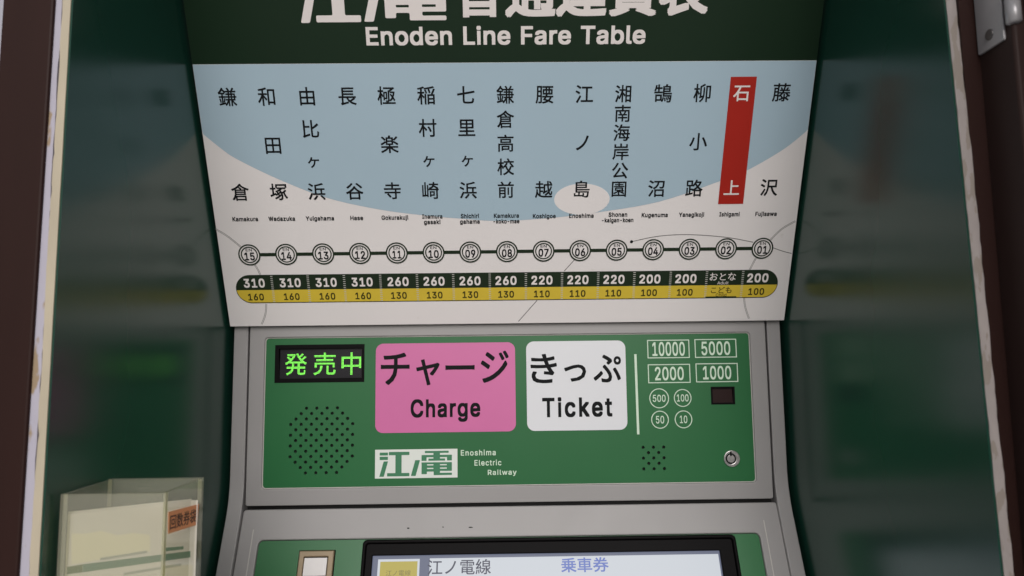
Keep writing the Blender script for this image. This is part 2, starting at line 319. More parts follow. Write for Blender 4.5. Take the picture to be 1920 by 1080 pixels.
GLYPHS = r'''{"-":[453,[[[[263,244,337,244,337,226],[337,207,337,188,263,188],[188,188,114,188,114,207],[114,226,114,244,188,244]]]]],"0":[453,[[[[264,-7,227,-7,189,-7],[157,3,130,24,103,45],[83,74,69,113,55,152],[48,199,48,254,48,309],[55,356,69,395,83,434],[104,464,130,484,157,505],[189,516,227,516,264,516],[296,505,323,484,350,464],[370,434,384,395,398,356],[405,309,405,254,405,199],[398,152,384,113,370,74],[350,45,323,24,297,3]],[[202,50,227,50,252,50],[273,58,290,74,308,90],[321,113,330,144,339,174],[344,211,344,254,344,297],[339,334,330,365,321,395],[308,419,290,435,273,451],[252,460,227,460,202,460],[180,451,163,435,146,419],[132,395,123,365,114,334],[109,297,109,254,109,211],[114,174,123,144,132,113],[146,90,163,74,180,58]]]]],"1":[453,[[[[181,0,76,0,76,18],[76,36,76,55,181,55],[286,55,391,55,391,36],[391,18,391,0,286,0]]],[[[250,509,276,509,276,339],[276,170,276,0,255,0],[234,0,212,0,212,149],[212,299,212,448,211,448],[210,448,209,448,168,418],[127,388,86,358,86,381],[86,404,86,427,123,454],[161,481,198,509,224,509]]]]],"2":[453,[[[[172,0,64,0,64,16],[64,32,64,47,121,108],[177,168,234,229,254,249],[270,267,282,282,295,298],[304,313,311,327,317,341],[320,356,320,371,320,390],[316,405,308,419,299,432],[288,442,273,449,259,456],[242,460,224,460,204,460],[187,456,172,447,158,439],[147,428,139,413,131,399],[127,382,127,362,107,362],[86,362,66,362,66,392],[72,419,86,442,100,465],[119,483,143,496,167,509],[194,516,225,516,255,516],[282,509,306,497,329,484],[348,467,361,445,374,424],[381,399,381,372,381,354],[378,335,371,318,364,300],[353,280,336,259,319,237],[296,211,267,180,229,140],[191,100,153,60,153,59],[153,58,153,57,231,57],[310,57,389,57,389,38],[389,19,389,0,281,0]]]]],"3":[453,[[[[252,-7,218,-7,187,-7],[158,-1,133,10,107,21],[86,37,70,57,54,78],[46,103,44,132,66,132],[87,132,109,132,111,114],[117,99,126,87,136,75],[149,65,165,59,181,53],[199,50,219,50,239,50],[258,53,275,61,292,68],[305,79,315,93,324,107],[329,124,329,145,329,163],[325,181,316,196,307,212],[293,224,275,234,256,243],[231,248,201,248,186,248],[172,248,157,248,157,265],[157,282,157,299,200,349],[244,399,288,448,288,450],[288,451,288,452,215,452],[142,452,70,452,70,471],[70,490,70,509,171,509],[272,509,372,509,372,493],[372,477,372,461,319,400],[265,339,211,278,211,282],[211,285,211,289,249,293],[281,288,308,276,335,263],[356,246,371,222,386,199],[393,173,393,145,393,115],[385,89,370,66,355,43],[335,25,309,12,282,0]]]]],"4":[453,[[[[164,105,40,105,40,123],[40,141,40,158,109,275],[178,392,247,509,268,509],[289,509,311,509,243,394],[176,280,109,166,109,165],[109,164,109,163,210,163],[312,163,413,163,413,144],[413,125,413,105,289,105]]],[[[302,0,282,0,282,40],[282,81,282,121,282,130],[282,138,282,146,282,203],[282,260,282,318,302,318],[322,318,343,318,343,212],[343,106,343,0,322,0]]]]],"5":[453,[[[[254,-7,221,-7,191,-7],[164,-1,140,11,116,23],[97,39,83,60,69,81],[61,104,60,130,81,130],[101,130,122,130,124,115],[129,101,138,89,147,77],[159,67,173,60,188,53],[204,50,221,50,242,50],[260,55,276,64,292,74],[305,87,314,104,323,121],[328,141,328,162,328,184],[323,204,314,221,304,238],[291,252,275,262,258,272],[239,277,218,277,201,277],[184,274,167,268,151,263],[138,255,128,246,108,248],[88,250,67,253,77,338],[86,423,96,509,186,509],[276,509,366,509,366,490],[366,471,366,452,294,452],[222,452,151,452,145,402],[139,352,134,301,135,301],[135,301,136,301,147,311],[161,319,178,325,194,331],[211,334,229,334,253,334],[274,329,294,321,313,313],[331,301,345,285,359,270],[371,252,379,231,387,210],[391,188,391,163,391,130],[384,101,369,76,354,50],[334,30,309,15,283,1]]]]],"6":[453,[[[[258,-7,226,-7,195,-7],[167,0,142,15,118,29],[98,49,84,74,71,100],[64,129,64,162,64,186],[69,212,80,239,91,266],[110,300,137,340,176,396],[214,453,252,509,276,509],[299,509,322,509,265,426],[208,344,151,261,149,261],[147,261,145,261,150,271],[157,280,165,288,174,296],[184,302,196,307,207,312],[221,314,235,314,266,314],[293,308,316,295,339,282],[357,263,370,240,382,216],[389,189,389,157,389,125],[382,97,368,73,354,48],[334,28,310,14,286,0]],[[207,48,226,48,246,48],[264,53,279,63,294,72],[306,85,314,101,323,118],[327,136,327,157,327,178],[323,197,314,213,306,230],[294,242,279,251,264,261],[246,265,226,265,207,265],[189,261,174,252,159,243],[147,230,138,214,129,198],[125,179,125,158,125,137],[129,118,138,102,147,85],[159,72,174,63,189,53]]]]],"7":[453,[[[[120,0,97,0,172,149],[248,299,323,448,323,450],[323,451,323,452,236,452],[149,452,62,452,62,471],[62,490,62,509,172,509],[281,509,391,509,391,489],[391,469,391,449,315,299],[240,150,165,0,142,0]]]]],"8":[453,[[[[260,-7,226,-7,192,-7],[162,-1,136,11,109,24],[89,40,74,62,59,83],[52,108,52,135,52,157],[56,177,65,195,74,213],[86,229,101,241,116,253],[133,261,153,265,153,265],[153,266,153,267,128,273],[108,287,93,308,78,329],[70,353,70,380,70,406],[77,429,90,450,104,470],[122,486,146,498,169,510],[196,516,226,516,256,516],[283,510,306,498,329,486],[348,470,361,450,375,429],[382,406,382,380,382,353],[374,329,359,308,344,287],[325,273,300,267,300,266],[300,265,300,265,319,261],[336,253,351,241,366,229],[378,213,387,195,396,177],[401,157,401,135,401,108],[393,83,378,62,364,40],[343,24,317,11,291,-1]],[[204,49,226,49,249,49],[268,53,285,60,301,68],[314,78,323,91,332,105],[337,121,337,139,337,158],[332,174,322,189,313,203],[300,214,283,223,266,231],[247,235,226,235,205,235],[186,231,169,223,152,214],[139,203,130,189,120,174],[115,158,115,139,115,121],[120,105,129,91,138,78],[151,68,167,60,184,53]],[[208,290,226,290,244,290],[260,293,274,300,288,307],[299,318,307,330,315,343],[319,358,319,376,319,393],[315,407,308,420,300,433],[289,443,275,449,261,456],[245,460,226,460,208,460],[191,456,177,449,163,443],[152,433,145,420,137,407],[133,393,133,376,133,358],[137,343,145,330,152,318],[163,307,178,300,192,293]]]]],"9":[453,[[[[195,516,226,516,258,516],[286,508,310,494,335,480],[354,460,368,434,382,409],[389,380,389,347,389,323],[383,297,373,270,362,243],[343,209,315,168,277,112],[239,56,200,0,177,0],[154,0,130,0,187,83],[244,165,301,248,303,248],[305,248,307,248,303,238],[296,229,287,221,279,213],[269,207,257,202,245,197],[232,195,218,195,187,195],[160,201,137,214,114,227],[96,245,83,269,70,292],[64,320,64,352,64,384],[71,412,85,436,99,461],[118,480,143,494,167,508]],[[246,460,226,460,207,460],[189,456,174,446,159,437],[147,424,138,407,130,391],[125,372,125,352,125,330],[130,312,138,295,147,279],[159,266,174,257,189,248],[207,243,226,243,246,243],[263,248,279,257,294,266],[306,279,314,295,323,311],[327,330,327,350,327,372],[323,391,314,407,306,424],[294,437,279,446,264,456]]]]],"A":[480,[[[[39,0,16,0,78,170],[140,339,201,509,226,509],[251,509,276,509,338,339],[401,170,463,0,440,0],[418,0,395,0,359,101],[323,202,287,302,281,321],[273,344,264,372,255,400],[245,435,232,478,236,478],[241,478,245,478,233,435],[222,399,213,371,204,343],[196,320,191,302,155,202],[120,101,85,0,62,0]]],[[[197,142,110,142,110,161],[110,180,110,199,197,199],[283,199,370,199,370,180],[370,161,370,142,283,142]]]]],"C":[510,[[[[293,-7,267,-7,223,-7],[184,4,150,25,116,46],[89,76,70,115,50,154],[40,201,40,254,40,308],[50,354,70,393,89,432],[116,462,150,484,184,505],[223,516,267,516,293,516],[317,512,340,504,363,497],[384,486,402,471,420,457],[436,439,448,418,460,398],[468,374,473,348,451,348],[430,348,408,348,404,366],[398,381,389,395,381,408],[370,419,357,428,345,438],[331,444,315,449,300,454],[284,456,267,456,236,456],[208,448,184,432,159,417],[139,394,125,364,111,334],[103,297,103,254,103,211],[111,175,125,145,140,115],[159,92,184,76,209,61],[236,53,267,53,284,53],[300,55,315,60,331,65],[345,71,357,81,370,90],[381,101,389,114,398,128],[404,143,408,160,430,160],[451,160,473,160,469,135],[460,111,448,91,436,70],[421,52,402,38,384,23],[363,12,341,5,318,-3]]]]],"E":[419,[[[[165,0,60,0,60,170],[60,339,60,509,164,509],[268,509,372,509,372,490],[372,471,372,452,290,452],[207,452,125,452,125,396],[125,341,125,286,202,286],[278,286,355,286,355,267],[355,248,355,229,278,229],[202,229,125,229,125,172],[125,114,125,57,208,57],[292,57,375,57,375,38],[375,19,375,0,270,0]]]]],"F":[410,[[[[82,0,60,0,60,170],[60,339,60,509,163,509],[266,509,369,509,369,490],[369,471,369,452,288,452],[206,452,125,452,125,394],[125,336,125,278,198,278],[272,278,346,278,346,259],[346,240,346,221,272,221],[198,221,125,221,125,147],[125,74,125,0,103,0]]]]],"G":[520,[[[[309,-7,269,-7,223,-7],[184,4,149,25,115,46],[88,77,69,116,50,155],[40,201,40,254,40,308],[50,354,69,393,88,432],[115,462,149,484,183,505],[221,516,265,516,292,516],[317,512,340,504,364,496],[385,484,403,469,422,454],[437,437,449,416,461,396],[470,373,474,349,452,349],[430,349,408,349,403,365],[396,380,387,393,379,406],[368,417,356,427,344,436],[330,444,315,448,300,453],[283,456,265,456,235,456],[208,448,183,432,159,417],[139,394,125,364,111,334],[103,297,103,254,103,211],[111,175,125,145,140,115],[159,92,184,76,209,61],[237,53,269,53,297,53],[323,59,345,71,367,83],[384,101,396,123,409,146],[415,172,415,202,421,201],[428,200,434,199,384,199],[333,199,283,199,283,218],[283,237,283,256,348,256],[413,256,478,256,478,237],[478,219,478,200,478,158],[469,122,451,91,433,60],[408,36,377,19,345,2]]]]],"H":[517,[[[[82,0,60,0,60,170],[60,339,60,509,82,509],[103,509,125,509,125,435],[125,362,125,289,214,289],[303,289,392,289,392,362],[392,435,392,509,414,509],[435,509,457,509,457,339],[457,170,457,0,435,0],[414,0,392,0,392,77],[392,155,392,232,303,232],[214,232,125,232,125,155],[125,77,125,0,103,0]]]]],"I":[301,[[[[111,0,31,0,31,19],[31,38,31,57,60,57],[89,57,118,57,118,189],[118,320,118,452,89,452],[60,452,31,452,31,471],[31,490,31,509,111,509],[190,509,269,509,269,490],[269,471,269,452,240,452],[212,452,183,452,183,320],[183,189,183,57,212,57],[240,57,269,57,269,38],[269,19,269,0,190,0]]]]],"K":[467,[[[[146,189,104,145,104,169],[104,193,104,216,116,232],[128,247,139,261,151,275],[162,290,174,303,187,317],[199,331,212,344,262,399],[313,454,364,509,392,509],[420,509,448,509,376,431],[304,353,231,276,230,276],[229,276,228,276,187,233]]],[[[82,0,60,0,60,170],[60,339,60,509,82,509],[103,509,125,509,125,451],[125,392,125,334,124,298],[124,261,124,225,124,214],[124,204,125,193,125,129],[125,64,125,0,103,0]]],[[[398,0,372,0,311,86],[249,173,188,259,201,276],[215,293,228,309,302,206],[375,103,449,0,423,0]]]]],"L":[393,[[[[160,0,60,0,60,170],[60,339,60,509,82,509],[103,509,125,509,125,358],[125,208,125,57,203,57],[282,57,361,57,361,38],[361,19,361,0,261,0]]]]],"N":[523,[[[[82,0,60,0,60,170],[60,339,60,509,85,509],[111,509,136,509,205,400],[274,291,343,183,349,174],[355,164,363,151,370,138],[379,123,388,107,396,90],[405,73,414,55,411,55],[408,54,405,54,403,72],[401,90,401,108,400,126],[399,142,399,157,399,172],[399,185,399,195,399,300],[399,404,399,509,420,509],[442,509,463,509,463,339],[463,170,463,0,438,0],[412,0,387,0,325,97],[264,193,202,290,194,303],[186,316,177,331,169,345],[159,362,148,381,137,400],[123,424,108,452,111,453],[115,453,119,454,120,428],[121,405,122,384,123,362],[124,344,124,328,125,312],[125,300,125,291,125,194],[125,97,125,0,103,0]]]]],"R":[449,[[[[82,0,60,0,60,170],[60,339,60,509,119,509],[177,509,236,509,275,509],[307,502,333,489,359,475],[378,457,390,433,403,410],[409,382,409,352,409,321],[403,295,390,271,378,248],[359,230,333,217,307,204],[275,198,236,198,189,198],[143,198,96,198,96,217],[96,236,96,255,142,255],[188,255,234,255,260,255],[281,259,298,267,314,275],[326,286,334,300,341,315],[345,332,345,352,345,372],[341,390,334,405,326,420],[314,431,298,440,281,448],[259,452,233,452,197,452],[161,452,125,452,125,301],[125,151,125,0,103,0]]],[[[378,0,353,0,312,76],[271,153,230,229,254,229],[279,229,303,229,344,153],[386,76,428,0,403,0]]]]],"S":[447,[[[[263,-9,224,-9,187,-9],[155,-3,128,9,100,21],[79,38,64,60,49,82],[40,107,38,137,60,137],[82,137,104,137,106,117],[112,101,123,88,134,75],[149,65,166,59,184,52],[203,49,224,49,247,49],[268,53,286,60,304,68],[319,78,329,92,340,105],[346,121,346,139,346,155],[341,169,332,179,323,189],[311,198,296,205,281,211],[264,217,245,222,224,228],[204,234,184,239,142,251],[109,268,86,289,63,311],[52,339,52,372,52,401],[60,426,75,448,90,469],[111,486,138,498,164,510],[194,516,227,516,261,516],[290,510,316,498,342,486],[362,469,377,449,392,428],[400,404,401,378,380,378],[358,378,337,378,335,403],[323,423,302,437,281,451],[256,459,225,459,203,459],[184,455,167,448,151,441],[138,431,129,418,120,406],[115,391,115,376,115,358],[120,344,131,334,142,323],[154,314,169,308,184,302],[199,297,212,293,230,289],[247,284,264,279,279,275],[295,270,312,264,328,257],[344,248,359,238,373,227],[385,214,395,198,404,181],[408,162,408,139,408,111],[401,86,386,64,372,41],[351,24,323,11,296,-2]]]]],"T":[449,[[[[85,452,32,452,32,471],[32,490,32,509,160,509],[288,509,417,509,417,490],[417,471,417,452,363,452],[310,452,257,452,257,301],[257,151,257,0,235,0],[214,0,193,0,193,151],[193,301,193,452,139,452]]]]],"W":[686,[[[[167,0,167,0,167,0],[28,509,28,509,28,509],[105,509,105,509,105,509],[202,121,202,121,202,121],[208,121,208,121,208,121],[305,509,305,509,305,509],[382,509,382,509,382,509],[479,121,479,121,479,121],[484,121,484,121,484,121],[581,509,581,509,581,509],[659,509,659,509,659,509],[519,0,519,0,519,0],[445,0,445,0,445,0],[346,389,346,389,346,389],[341,389,341,389,341,389],[241,0,241,0,241,0]]]]],"Y":[472,[[[[225,0,203,0,203,69],[203,139,203,208,141,308],[79,409,16,509,41,509],[66,509,91,509,125,454],[159,399,192,344,203,326],[213,309,222,292,231,275],[240,255,250,230,241,230],[232,230,224,230,233,255],[242,276,251,293,260,310],[270,327,280,344,314,399],[347,454,381,509,406,509],[430,509,455,509,393,409],[330,308,268,208,268,139],[268,69,268,0,247,0]]]]],"a":[389,[[[[182,-9,160,-9,136,-9],[114,-4,94,5,75,14],[59,27,48,45,36,62],[30,83,30,108,30,130],[35,147,43,161,52,175],[63,185,78,193,92,201],[108,207,125,211,143,215],[160,218,178,220,201,223],[219,225,234,227,248,228],[258,231,265,235,272,239],[276,245,276,255,276,255],[276,256,276,257,276,272],[273,286,267,297,261,308],[252,316,240,322,228,328],[213,331,196,331,178,331],[162,328,149,322,136,317],[126,309,118,301,110,292],[104,283,100,274,80,280],[61,285,41,291,50,314],[62,332,79,346,95,360],[113,369,133,375,153,381],[173,384,194,384,208,384],[223,383,239,379,255,376],[271,370,286,360,301,351],[313,338,322,320,332,303],[337,280,337,251,337,168],[337,84,337,0,317,0],[297,0,277,0,277,17],[277,35,277,52,275,52],[274,52,272,52,268,43],[261,34,252,25,243,15],[230,7,215,1,200,-5]],[[155,45,170,45,193,45],[212,50,228,59,243,68],[255,79,263,93,271,107],[276,122,276,138,276,155],[276,173,276,190,273,187],[268,184,259,182,251,180],[242,178,231,176,221,174],[210,172,200,171,190,170],[182,169,175,168,161,166],[147,163,134,159,121,154],[111,148,103,139,96,131],[92,119,92,105,92,92],[95,81,102,72,109,63],[118,57,130,52,142,48]]]]],"b":[424,[[[[261,-8,229,-8,206,-8],[187,-4,172,4,158,12],[146,21,138,31,129,42],[123,51,118,59,116,59],[114,59,112,59,112,39],[112,20,112,0,92,0],[72,0,53,0,53,170],[53,339,53,509,73,509],[93,509,114,509,114,446],[114,382,114,319,115,319],[117,319,118,319,123,327],[129,336,137,346,145,356],[157,365,171,373,186,381],[205,384,229,384,261,384],[289,376,313,361,337,345],[356,322,370,293,383,263],[390,229,390,189,390,149],[383,114,370,84,356,55],[337,32,313,16,289,0]],[[197,47,220,47,244,47],[263,53,279,66,295,78],[308,95,316,117,324,138],[328,162,328,189,328,216],[324,240,316,261,308,282],[296,299,280,311,264,324],[244,330,220,330,197,330],[177,324,161,312,145,300],[133,284,125,263,117,242],[113,217,113,189,113,161],[117,136,125,115,133,94],[146,77,162,65,178,53]]]]],"c":[396,[[[[226,-8,207,-8,173,-8],[143,0,117,16,91,33],[71,56,56,85,41,114],[34,149,34,187,34,227],[41,262,56,291,71,321],[91,343,117,360,143,376],[173,384,207,384,226,384],[243,382,260,377,276,372],[292,365,305,356,319,347],[330,335,340,322,350,309],[357,294,362,277,342,272],[322,267,303,262,300,272],[296,281,290,289,285,297],[278,305,270,311,262,317],[253,322,242,325,232,328],[220,330,207,330,182,330],[161,323,145,310,129,297],[116,280,108,258,100,237],[96,213,96,187,96,162],[100,139,108,117,116,96],[129,79,145,66,161,53],[182,46,207,46,220,46],[232,48,243,52,253,55],[263,60,271,66,279,72],[286,80,292,89,297,97],[301,107,304,117,324,112],[343,107,363,102,358,85],[351,70,341,56,332,43],[320,31,306,21,293,12],[277,4,261,-1,244,-6]]]]],"d":[424,[[[[219,-8,195,-8,164,-8],[136,0,111,16,87,32],[68,55,55,84,41,114],[34,149,34,189,34,229],[41,263,55,293,69,322],[88,345,112,361,136,376],[164,384,196,384,219,384],[238,381,253,373,268,365],[279,356,287,346,296,336],[302,327,306,319,308,319],[309,319,311,319,311,382],[311,446,311,509,331,509],[351,509,372,509,372,339],[372,170,372,0,352,0],[332,0,313,0,313,20],[313,39,313,59,311,59],[309,59,307,59,302,51],[295,42,287,31,278,21],[267,12,252,4,238,-4]],[[181,47,205,47,227,47],[247,53,263,65,279,77],[291,94,299,115,308,136],[312,161,312,189,312,217],[308,242,300,263,292,284],[279,300,263,312,247,324],[228,330,205,330,181,330],[161,324,145,311,129,299],[116,282,108,261,100,240],[96,216,96,189,96,162],[100,138,109,117,117,95],[129,78,145,66,161,53]]]]],"e":[404,[[[[238,-8,212,-8,175,-8],[143,0,117,16,90,33],[70,56,56,85,41,114],[34,148,34,187,34,226],[41,260,55,290,69,319],[89,343,115,359,141,376],[171,384,205,384,226,384],[246,381,266,374,285,367],[303,356,319,341,335,326],[348,306,357,282,366,258],[371,228,371,194,371,186],[371,178,371,169,272,169],[174,169,75,169,75,187],[75,204,75,221,163,221],[250,221,338,221,329,215],[319,208,310,202,310,227],[306,249,298,269,290,288],[278,303,263,314,247,325],[228,330,205,330,182,330],[163,325,146,313,130,302],[118,288,109,270,100,251],[96,232,96,211,96,200],[96,189,96,178,96,150],[101,126,110,106,120,87],[134,72,151,61,168,51],[189,46,212,46,228,46],[241,48,254,53,266,57],[277,64,285,73,294,82],[301,93,306,105,325,101],[345,96,365,91,359,71],[349,54,335,39,321,24],[303,13,283,4,262,-4]]]]],"g":[425,[[[[238,-151,207,-151,179,-151],[155,-147,134,-140,113,-132],[96,-123,82,-110,69,-98],[58,-84,51,-69,67,-60],[84,-50,101,-41,107,-49],[113,-57,122,-66,130,-75],[141,-82,154,-88,168,-94],[186,-97,207,-97,238,-97],[263,-90,282,-75,302,-60],[311,-37,311,-6,311,19],[311,44,311,68,310,68],[308,68,306,68,301,60],[295,51,287,41,278,32],[267,23,252,16,238,8],[219,5,195,5,164,5],[137,12,113,27,88,41],[69,62,55,90,41,118],[34,152,34,191,34,230],[41,264,55,293,69,322],[88,345,112,361,137,376],[165,384,196,384,220,384],[239,381,253,373,268,365],[280,356,288,346,297,336],[303,327,308,319,309,319],[311,319,313,319,313,339],[313,359,313,379,333,379],[353,379,372,379,372,250],[372,121,372,-9,372,-42],[365,-69,350,-90,335,-111],[316,-126,291,-136,266,-146]],[[181,59,205,59,228,59],[248,64,264,75,280,86],[292,101,300,121,308,141],[312,165,312,193,312,220],[308,243,300,264,292,284],[280,301,264,312,248,324],[228,330,205,330,181,330],[161,324,145,312,129,299],[117,283,109,262,100,242],[96,219,96,193,96,166],[100,143,109,123,117,103],[129,87,145,76,162,65]]]]],"h":[410,[[[[114,249,114,227,114,151],[114,76,114,0,93,0],[73,0,53,0,53,170],[53,339,53,509,73,509],[93,509,114,509,114,435],[114,361,114,287,110,287],[106,287,102,287,114,322],[131,347,152,362,174,377],[199,384,227,384,253,384],[276,379,295,369,315,358],[330,342,341,321,352,299],[357,273,357,240,357,160],[357,80,357,0,337,0],[316,0,296,0,296,78],[296,157,296,235,296,265],[288,288,273,304,258,321],[237,329,210,329,192,329],[175,325,161,317,146,309],[135,298,126,283,118,267]]]]],"i":[167,[[[[73,0,53,0,53,126],[53,253,53,379,73,379],[93,379,114,379,114,253],[114,126,114,0,93,0]]],[[[95,443,84,443,72,443],[62,447,54,455,45,462],[41,472,41,483,41,494],[45,504,54,512,62,520],[72,524,84,524,95,524],[106,520,114,512,122,504],[126,494,126,483,126,472],[122,462,114,455,106,447]]]]],"j":[167,[[[[53,243,53,379,73,379],[93,379,114,379,114,243],[114,106,114,-30,114,-53],[110,-73,102,-90,93,-107],[81,-120,65,-129,48,-138],[28,-143,4,-143,-1,-143],[-5,-143,-10,-143,-10,-124],[-10,-105,-10,-87,-6,-87],[-2,-87,2,-87,20,-87],[32,-82,40,-72,49,-62],[53,-48,53,-29,53,107]]],[[[95,443,83,443,72,443],[62,447,53,455,45,462],[41,472,41,483,41,494],[45,504,53,512,62,520],[72,524,83,524,95,524],[105,520,114,512,122,504],[126,494,126,483,126,472],[122,462,114,455,105,447]]]]],"k":[381,[[[[132,158,110,137,110,162],[110,187,110,212,113,212],[117,212,121,212,175,268],[230,323,284,379,310,379],[335,379,360,379,301,319],[243,259,184,199,182,199],[179,199,177,199,155,178]]],[[[73,0,53,0,53,170],[53,339,53,509,73,509],[93,509,114,509,114,339],[114,170,114,0,93,0]]],[[[320,0,294,0,245,62],[197,124,148,186,162,200],[177,214,191,229,252,152],[312,76,372,0,346,0]]]]],"l":[189,[[[[147,-2,139,-2,110,-2],[88,5,74,20,60,35],[53,57,53,84,53,226],[53,367,53,509,73,509],[93,509,114,509,114,372],[114,235,114,99,114,81],[116,69,120,62,125,55],[133,52,146,52,152,52],[157,52,160,53,164,53],[167,54,170,54,173,37],[177,20,181,3,175,1],[169,0,162,-1,154,-2]]]]],"m":[610,[[[[73,0,53,0,53,126],[53,253,53,379,72,379],[92,379,112,379,112,351],[112,323,112,295,111,295],[109,295,108,295,113,316],[121,332,132,346,144,359],[157,369,172,376,187,383],[203,386,219,386,247,386],[270,378,287,361,305,344],[316,322,321,295,318,295],[315,295,312,295,317,313],[325,329,337,343,349,357],[364,367,381,375,398,382],[416,386,437,386,459,386],[479,381,497,372,515,362],[530,348,541,328,551,309],[557,285,557,255,557,170],[557,85,557,0,536,0],[516,0,496,0,496,85],[496,169,496,254,496,281],[488,301,473,313,457,325],[439,330,419,330,402,330],[387,327,374,320,362,313],[352,303,345,290,339,278],[335,263,335,247,335,165],[335,82,335,0,315,0],[295,0,274,0,274,87],[274,173,274,260,274,281],[267,298,253,311,239,324],[221,330,199,330,185,330],[171,327,158,320,144,313],[134,303,126,289,118,276],[114,258,114,238,114,159],[114,79,114,0,93,0]]]]],"n":[410,[[[[114,249,114,227,114,151],[114,76,114,0,93,0],[73,0,53,0,53,126],[53,253,53,379,72,379],[92,379,112,379,112,349],[112,318,112,287,109,287],[106,287,102,287,114,322],[131,347,152,362,174,377],[199,384,227,384,253,384],[276,379,295,369,314,358],[330,342,341,321,352,299],[357,273,357,240,357,160],[357,80,357,0,337,0],[316,0,296,0,296,78],[296,157,296,235,296,265],[288,288,273,304,258,321],[237,329,210,329,192,329],[175,325,161,317,146,309],[135,298,126,283,118,267]]]]],"o":[415,[[[[242,-8,207,-8,173,-8],[143,0,117,16,91,33],[71,56,56,85,41,114],[34,149,34,187,34,227],[41,262,56,291,71,321],[91,343,117,360,143,376],[173,384,207,384,242,384],[273,376,299,360,325,343],[345,321,359,291,374,262],[381,227,381,187,381,149],[374,114,359,85,345,56],[325,33,299,16,273,0]],[[182,46,207,46,233,46],[254,53,270,66,287,79],[299,96,307,117,315,139],[319,162,319,187,319,213],[315,236,307,258,299,280],[287,297,270,310,254,323],[233,330,207,330,182,330],[161,323,145,310,129,297],[116,280,108,258,100,237],[96,213,96,187,96,162],[100,139,108,117,116,96],[129,79,145,66,161,53]]]]],"r":[259,[[[[73,0,53,0,53,126],[53,253,53,379,72,379],[92,379,112,379,112,360],[112,340,112,321,113,321],[114,321,115,321,122,340],[135,355,152,367,170,379],[190,385,213,385,218,385],[223,385,229,384,235,384],[240,384,243,384,243,363],[243,343,243,322,242,323],[237,323,230,324,223,325],[215,326,207,326,189,326],[173,322,159,315,145,307],[134,297,126,284,118,270],[114,255,114,237,114,158],[114,79,114,0,93,0]]]]],"s":[365,[[[[211,-8,182,-8,156,-8],[133,-4,112,3,92,11],[75,23,62,38,49,53],[40,72,36,94,55,98],[74,102,94,107,99,86],[109,70,124,60,139,50],[158,45,181,45,208,45],[229,51,244,62,260,74],[268,87,268,103,268,116],[263,127,254,136,245,144],[231,151,212,155,191,160],[170,165,149,170,115,178],[89,191,72,208,55,225],[47,247,47,274,47,296],[53,315,65,332,77,348],[94,361,115,370,136,380],[160,384,187,384,213,384],[235,380,254,372,272,365],[287,353,299,339,310,325],[319,309,324,290,305,286],[287,281,268,277,263,292],[255,304,243,316,230,327],[212,333,187,333,165,333],[146,327,131,317,116,306],[109,293,109,277,109,263],[114,252,124,243,134,235],[150,228,172,223,191,218],[210,214,229,209,264,201],[290,188,306,171,323,154],[331,133,331,107,331,84],[325,64,312,47,300,30],[282,16,260,6,237,-3]]]]],"t":[227,[[[[138,379,204,379,204,362],[204,344,204,327,138,327],[72,327,6,327,6,344],[6,362,6,379,72,379]]],[[[65,345,65,471,85,471],[106,471,126,471,126,347],[126,222,126,98,126,81],[129,69,136,61,143,54],[154,50,170,50,174,50],[179,50,185,51,191,52],[197,53,202,54,206,36],[209,19,213,2,207,0],[200,-2,192,-3,184,-4],[176,-4,168,-4,136,-4],[110,4,92,21,74,38],[65,62,65,93,65,219]]]]],"u":[410,[[[[211,-5,182,-5,157,-5],[134,0,115,11,95,21],[80,37,69,59,58,80],[53,107,53,139,53,219],[53,299,53,379,73,379],[93,379,114,379,114,301],[114,222,114,144,114,114],[121,91,137,75,152,58],[173,50,200,50,218,50],[235,54,249,62,264,70],[275,81,283,97,292,112],[296,131,296,153,296,228],[296,304,296,379,316,379],[337,379,357,379,357,253],[357,126,357,0,337,0],[318,0,298,0,298,31],[298,61,298,92,301,92],[304,92,307,92,295,57],[279,32,257,17,235,2]]]]],"w":[567,[[[[138,0,138,0,138,0],[23,379,23,379,23,379],[87,379,87,379,87,379],[167,90,167,90,167,90],[172,90,172,90,172,90],[252,379,252,379,252,379],[316,379,316,379,316,379],[396,90,396,90,396,90],[400,90,400,90,400,90],[480,379,480,379,480,379],[545,379,545,379,545,379],[429,0,429,0,429,0],[368,0,368,0,368,0],[286,290,286,290,286,290],[282,290,282,290,282,290],[199,0,199,0,199,0]]]]],"y":[389,[[[[51,-140,47,-139,52,-121],[57,-103,61,-86,65,-86],[68,-87,71,-87,83,-90],[94,-91,104,-89,114,-87],[122,-82,130,-74,138,-66],[145,-53,151,-36,155,-24],[159,-13,163,-1,114,126],[66,252,17,379,40,379],[62,379,84,379,111,305],[138,230,165,155,174,132],[181,109,187,87,193,64],[199,42,206,21,198,21],[191,21,184,21,190,42],[196,64,202,87,209,110],[216,132,224,155,251,230],[278,305,305,379,327,379],[349,379,371,379,316,234],[260,88,204,-58,196,-78],[187,-94,177,-107,166,-120],[153,-129,139,-136,125,-142],[109,-145,91,-145,81,-145],[72,-144,65,-143,57,-142]]]]],"z":[380,[[[[141,0,42,0,42,15],[42,30,42,46,112,137],[183,228,254,320,254,321],[254,322,254,323,185,323],[117,323,48,323,48,342],[48,361,48,379,143,379],[238,379,333,379,333,363],[333,347,333,331,264,241],[195,150,126,60,126,59],[126,58,126,56,197,56],[268,56,339,56,339,38],[339,19,339,0,240,0]]]]]}'''
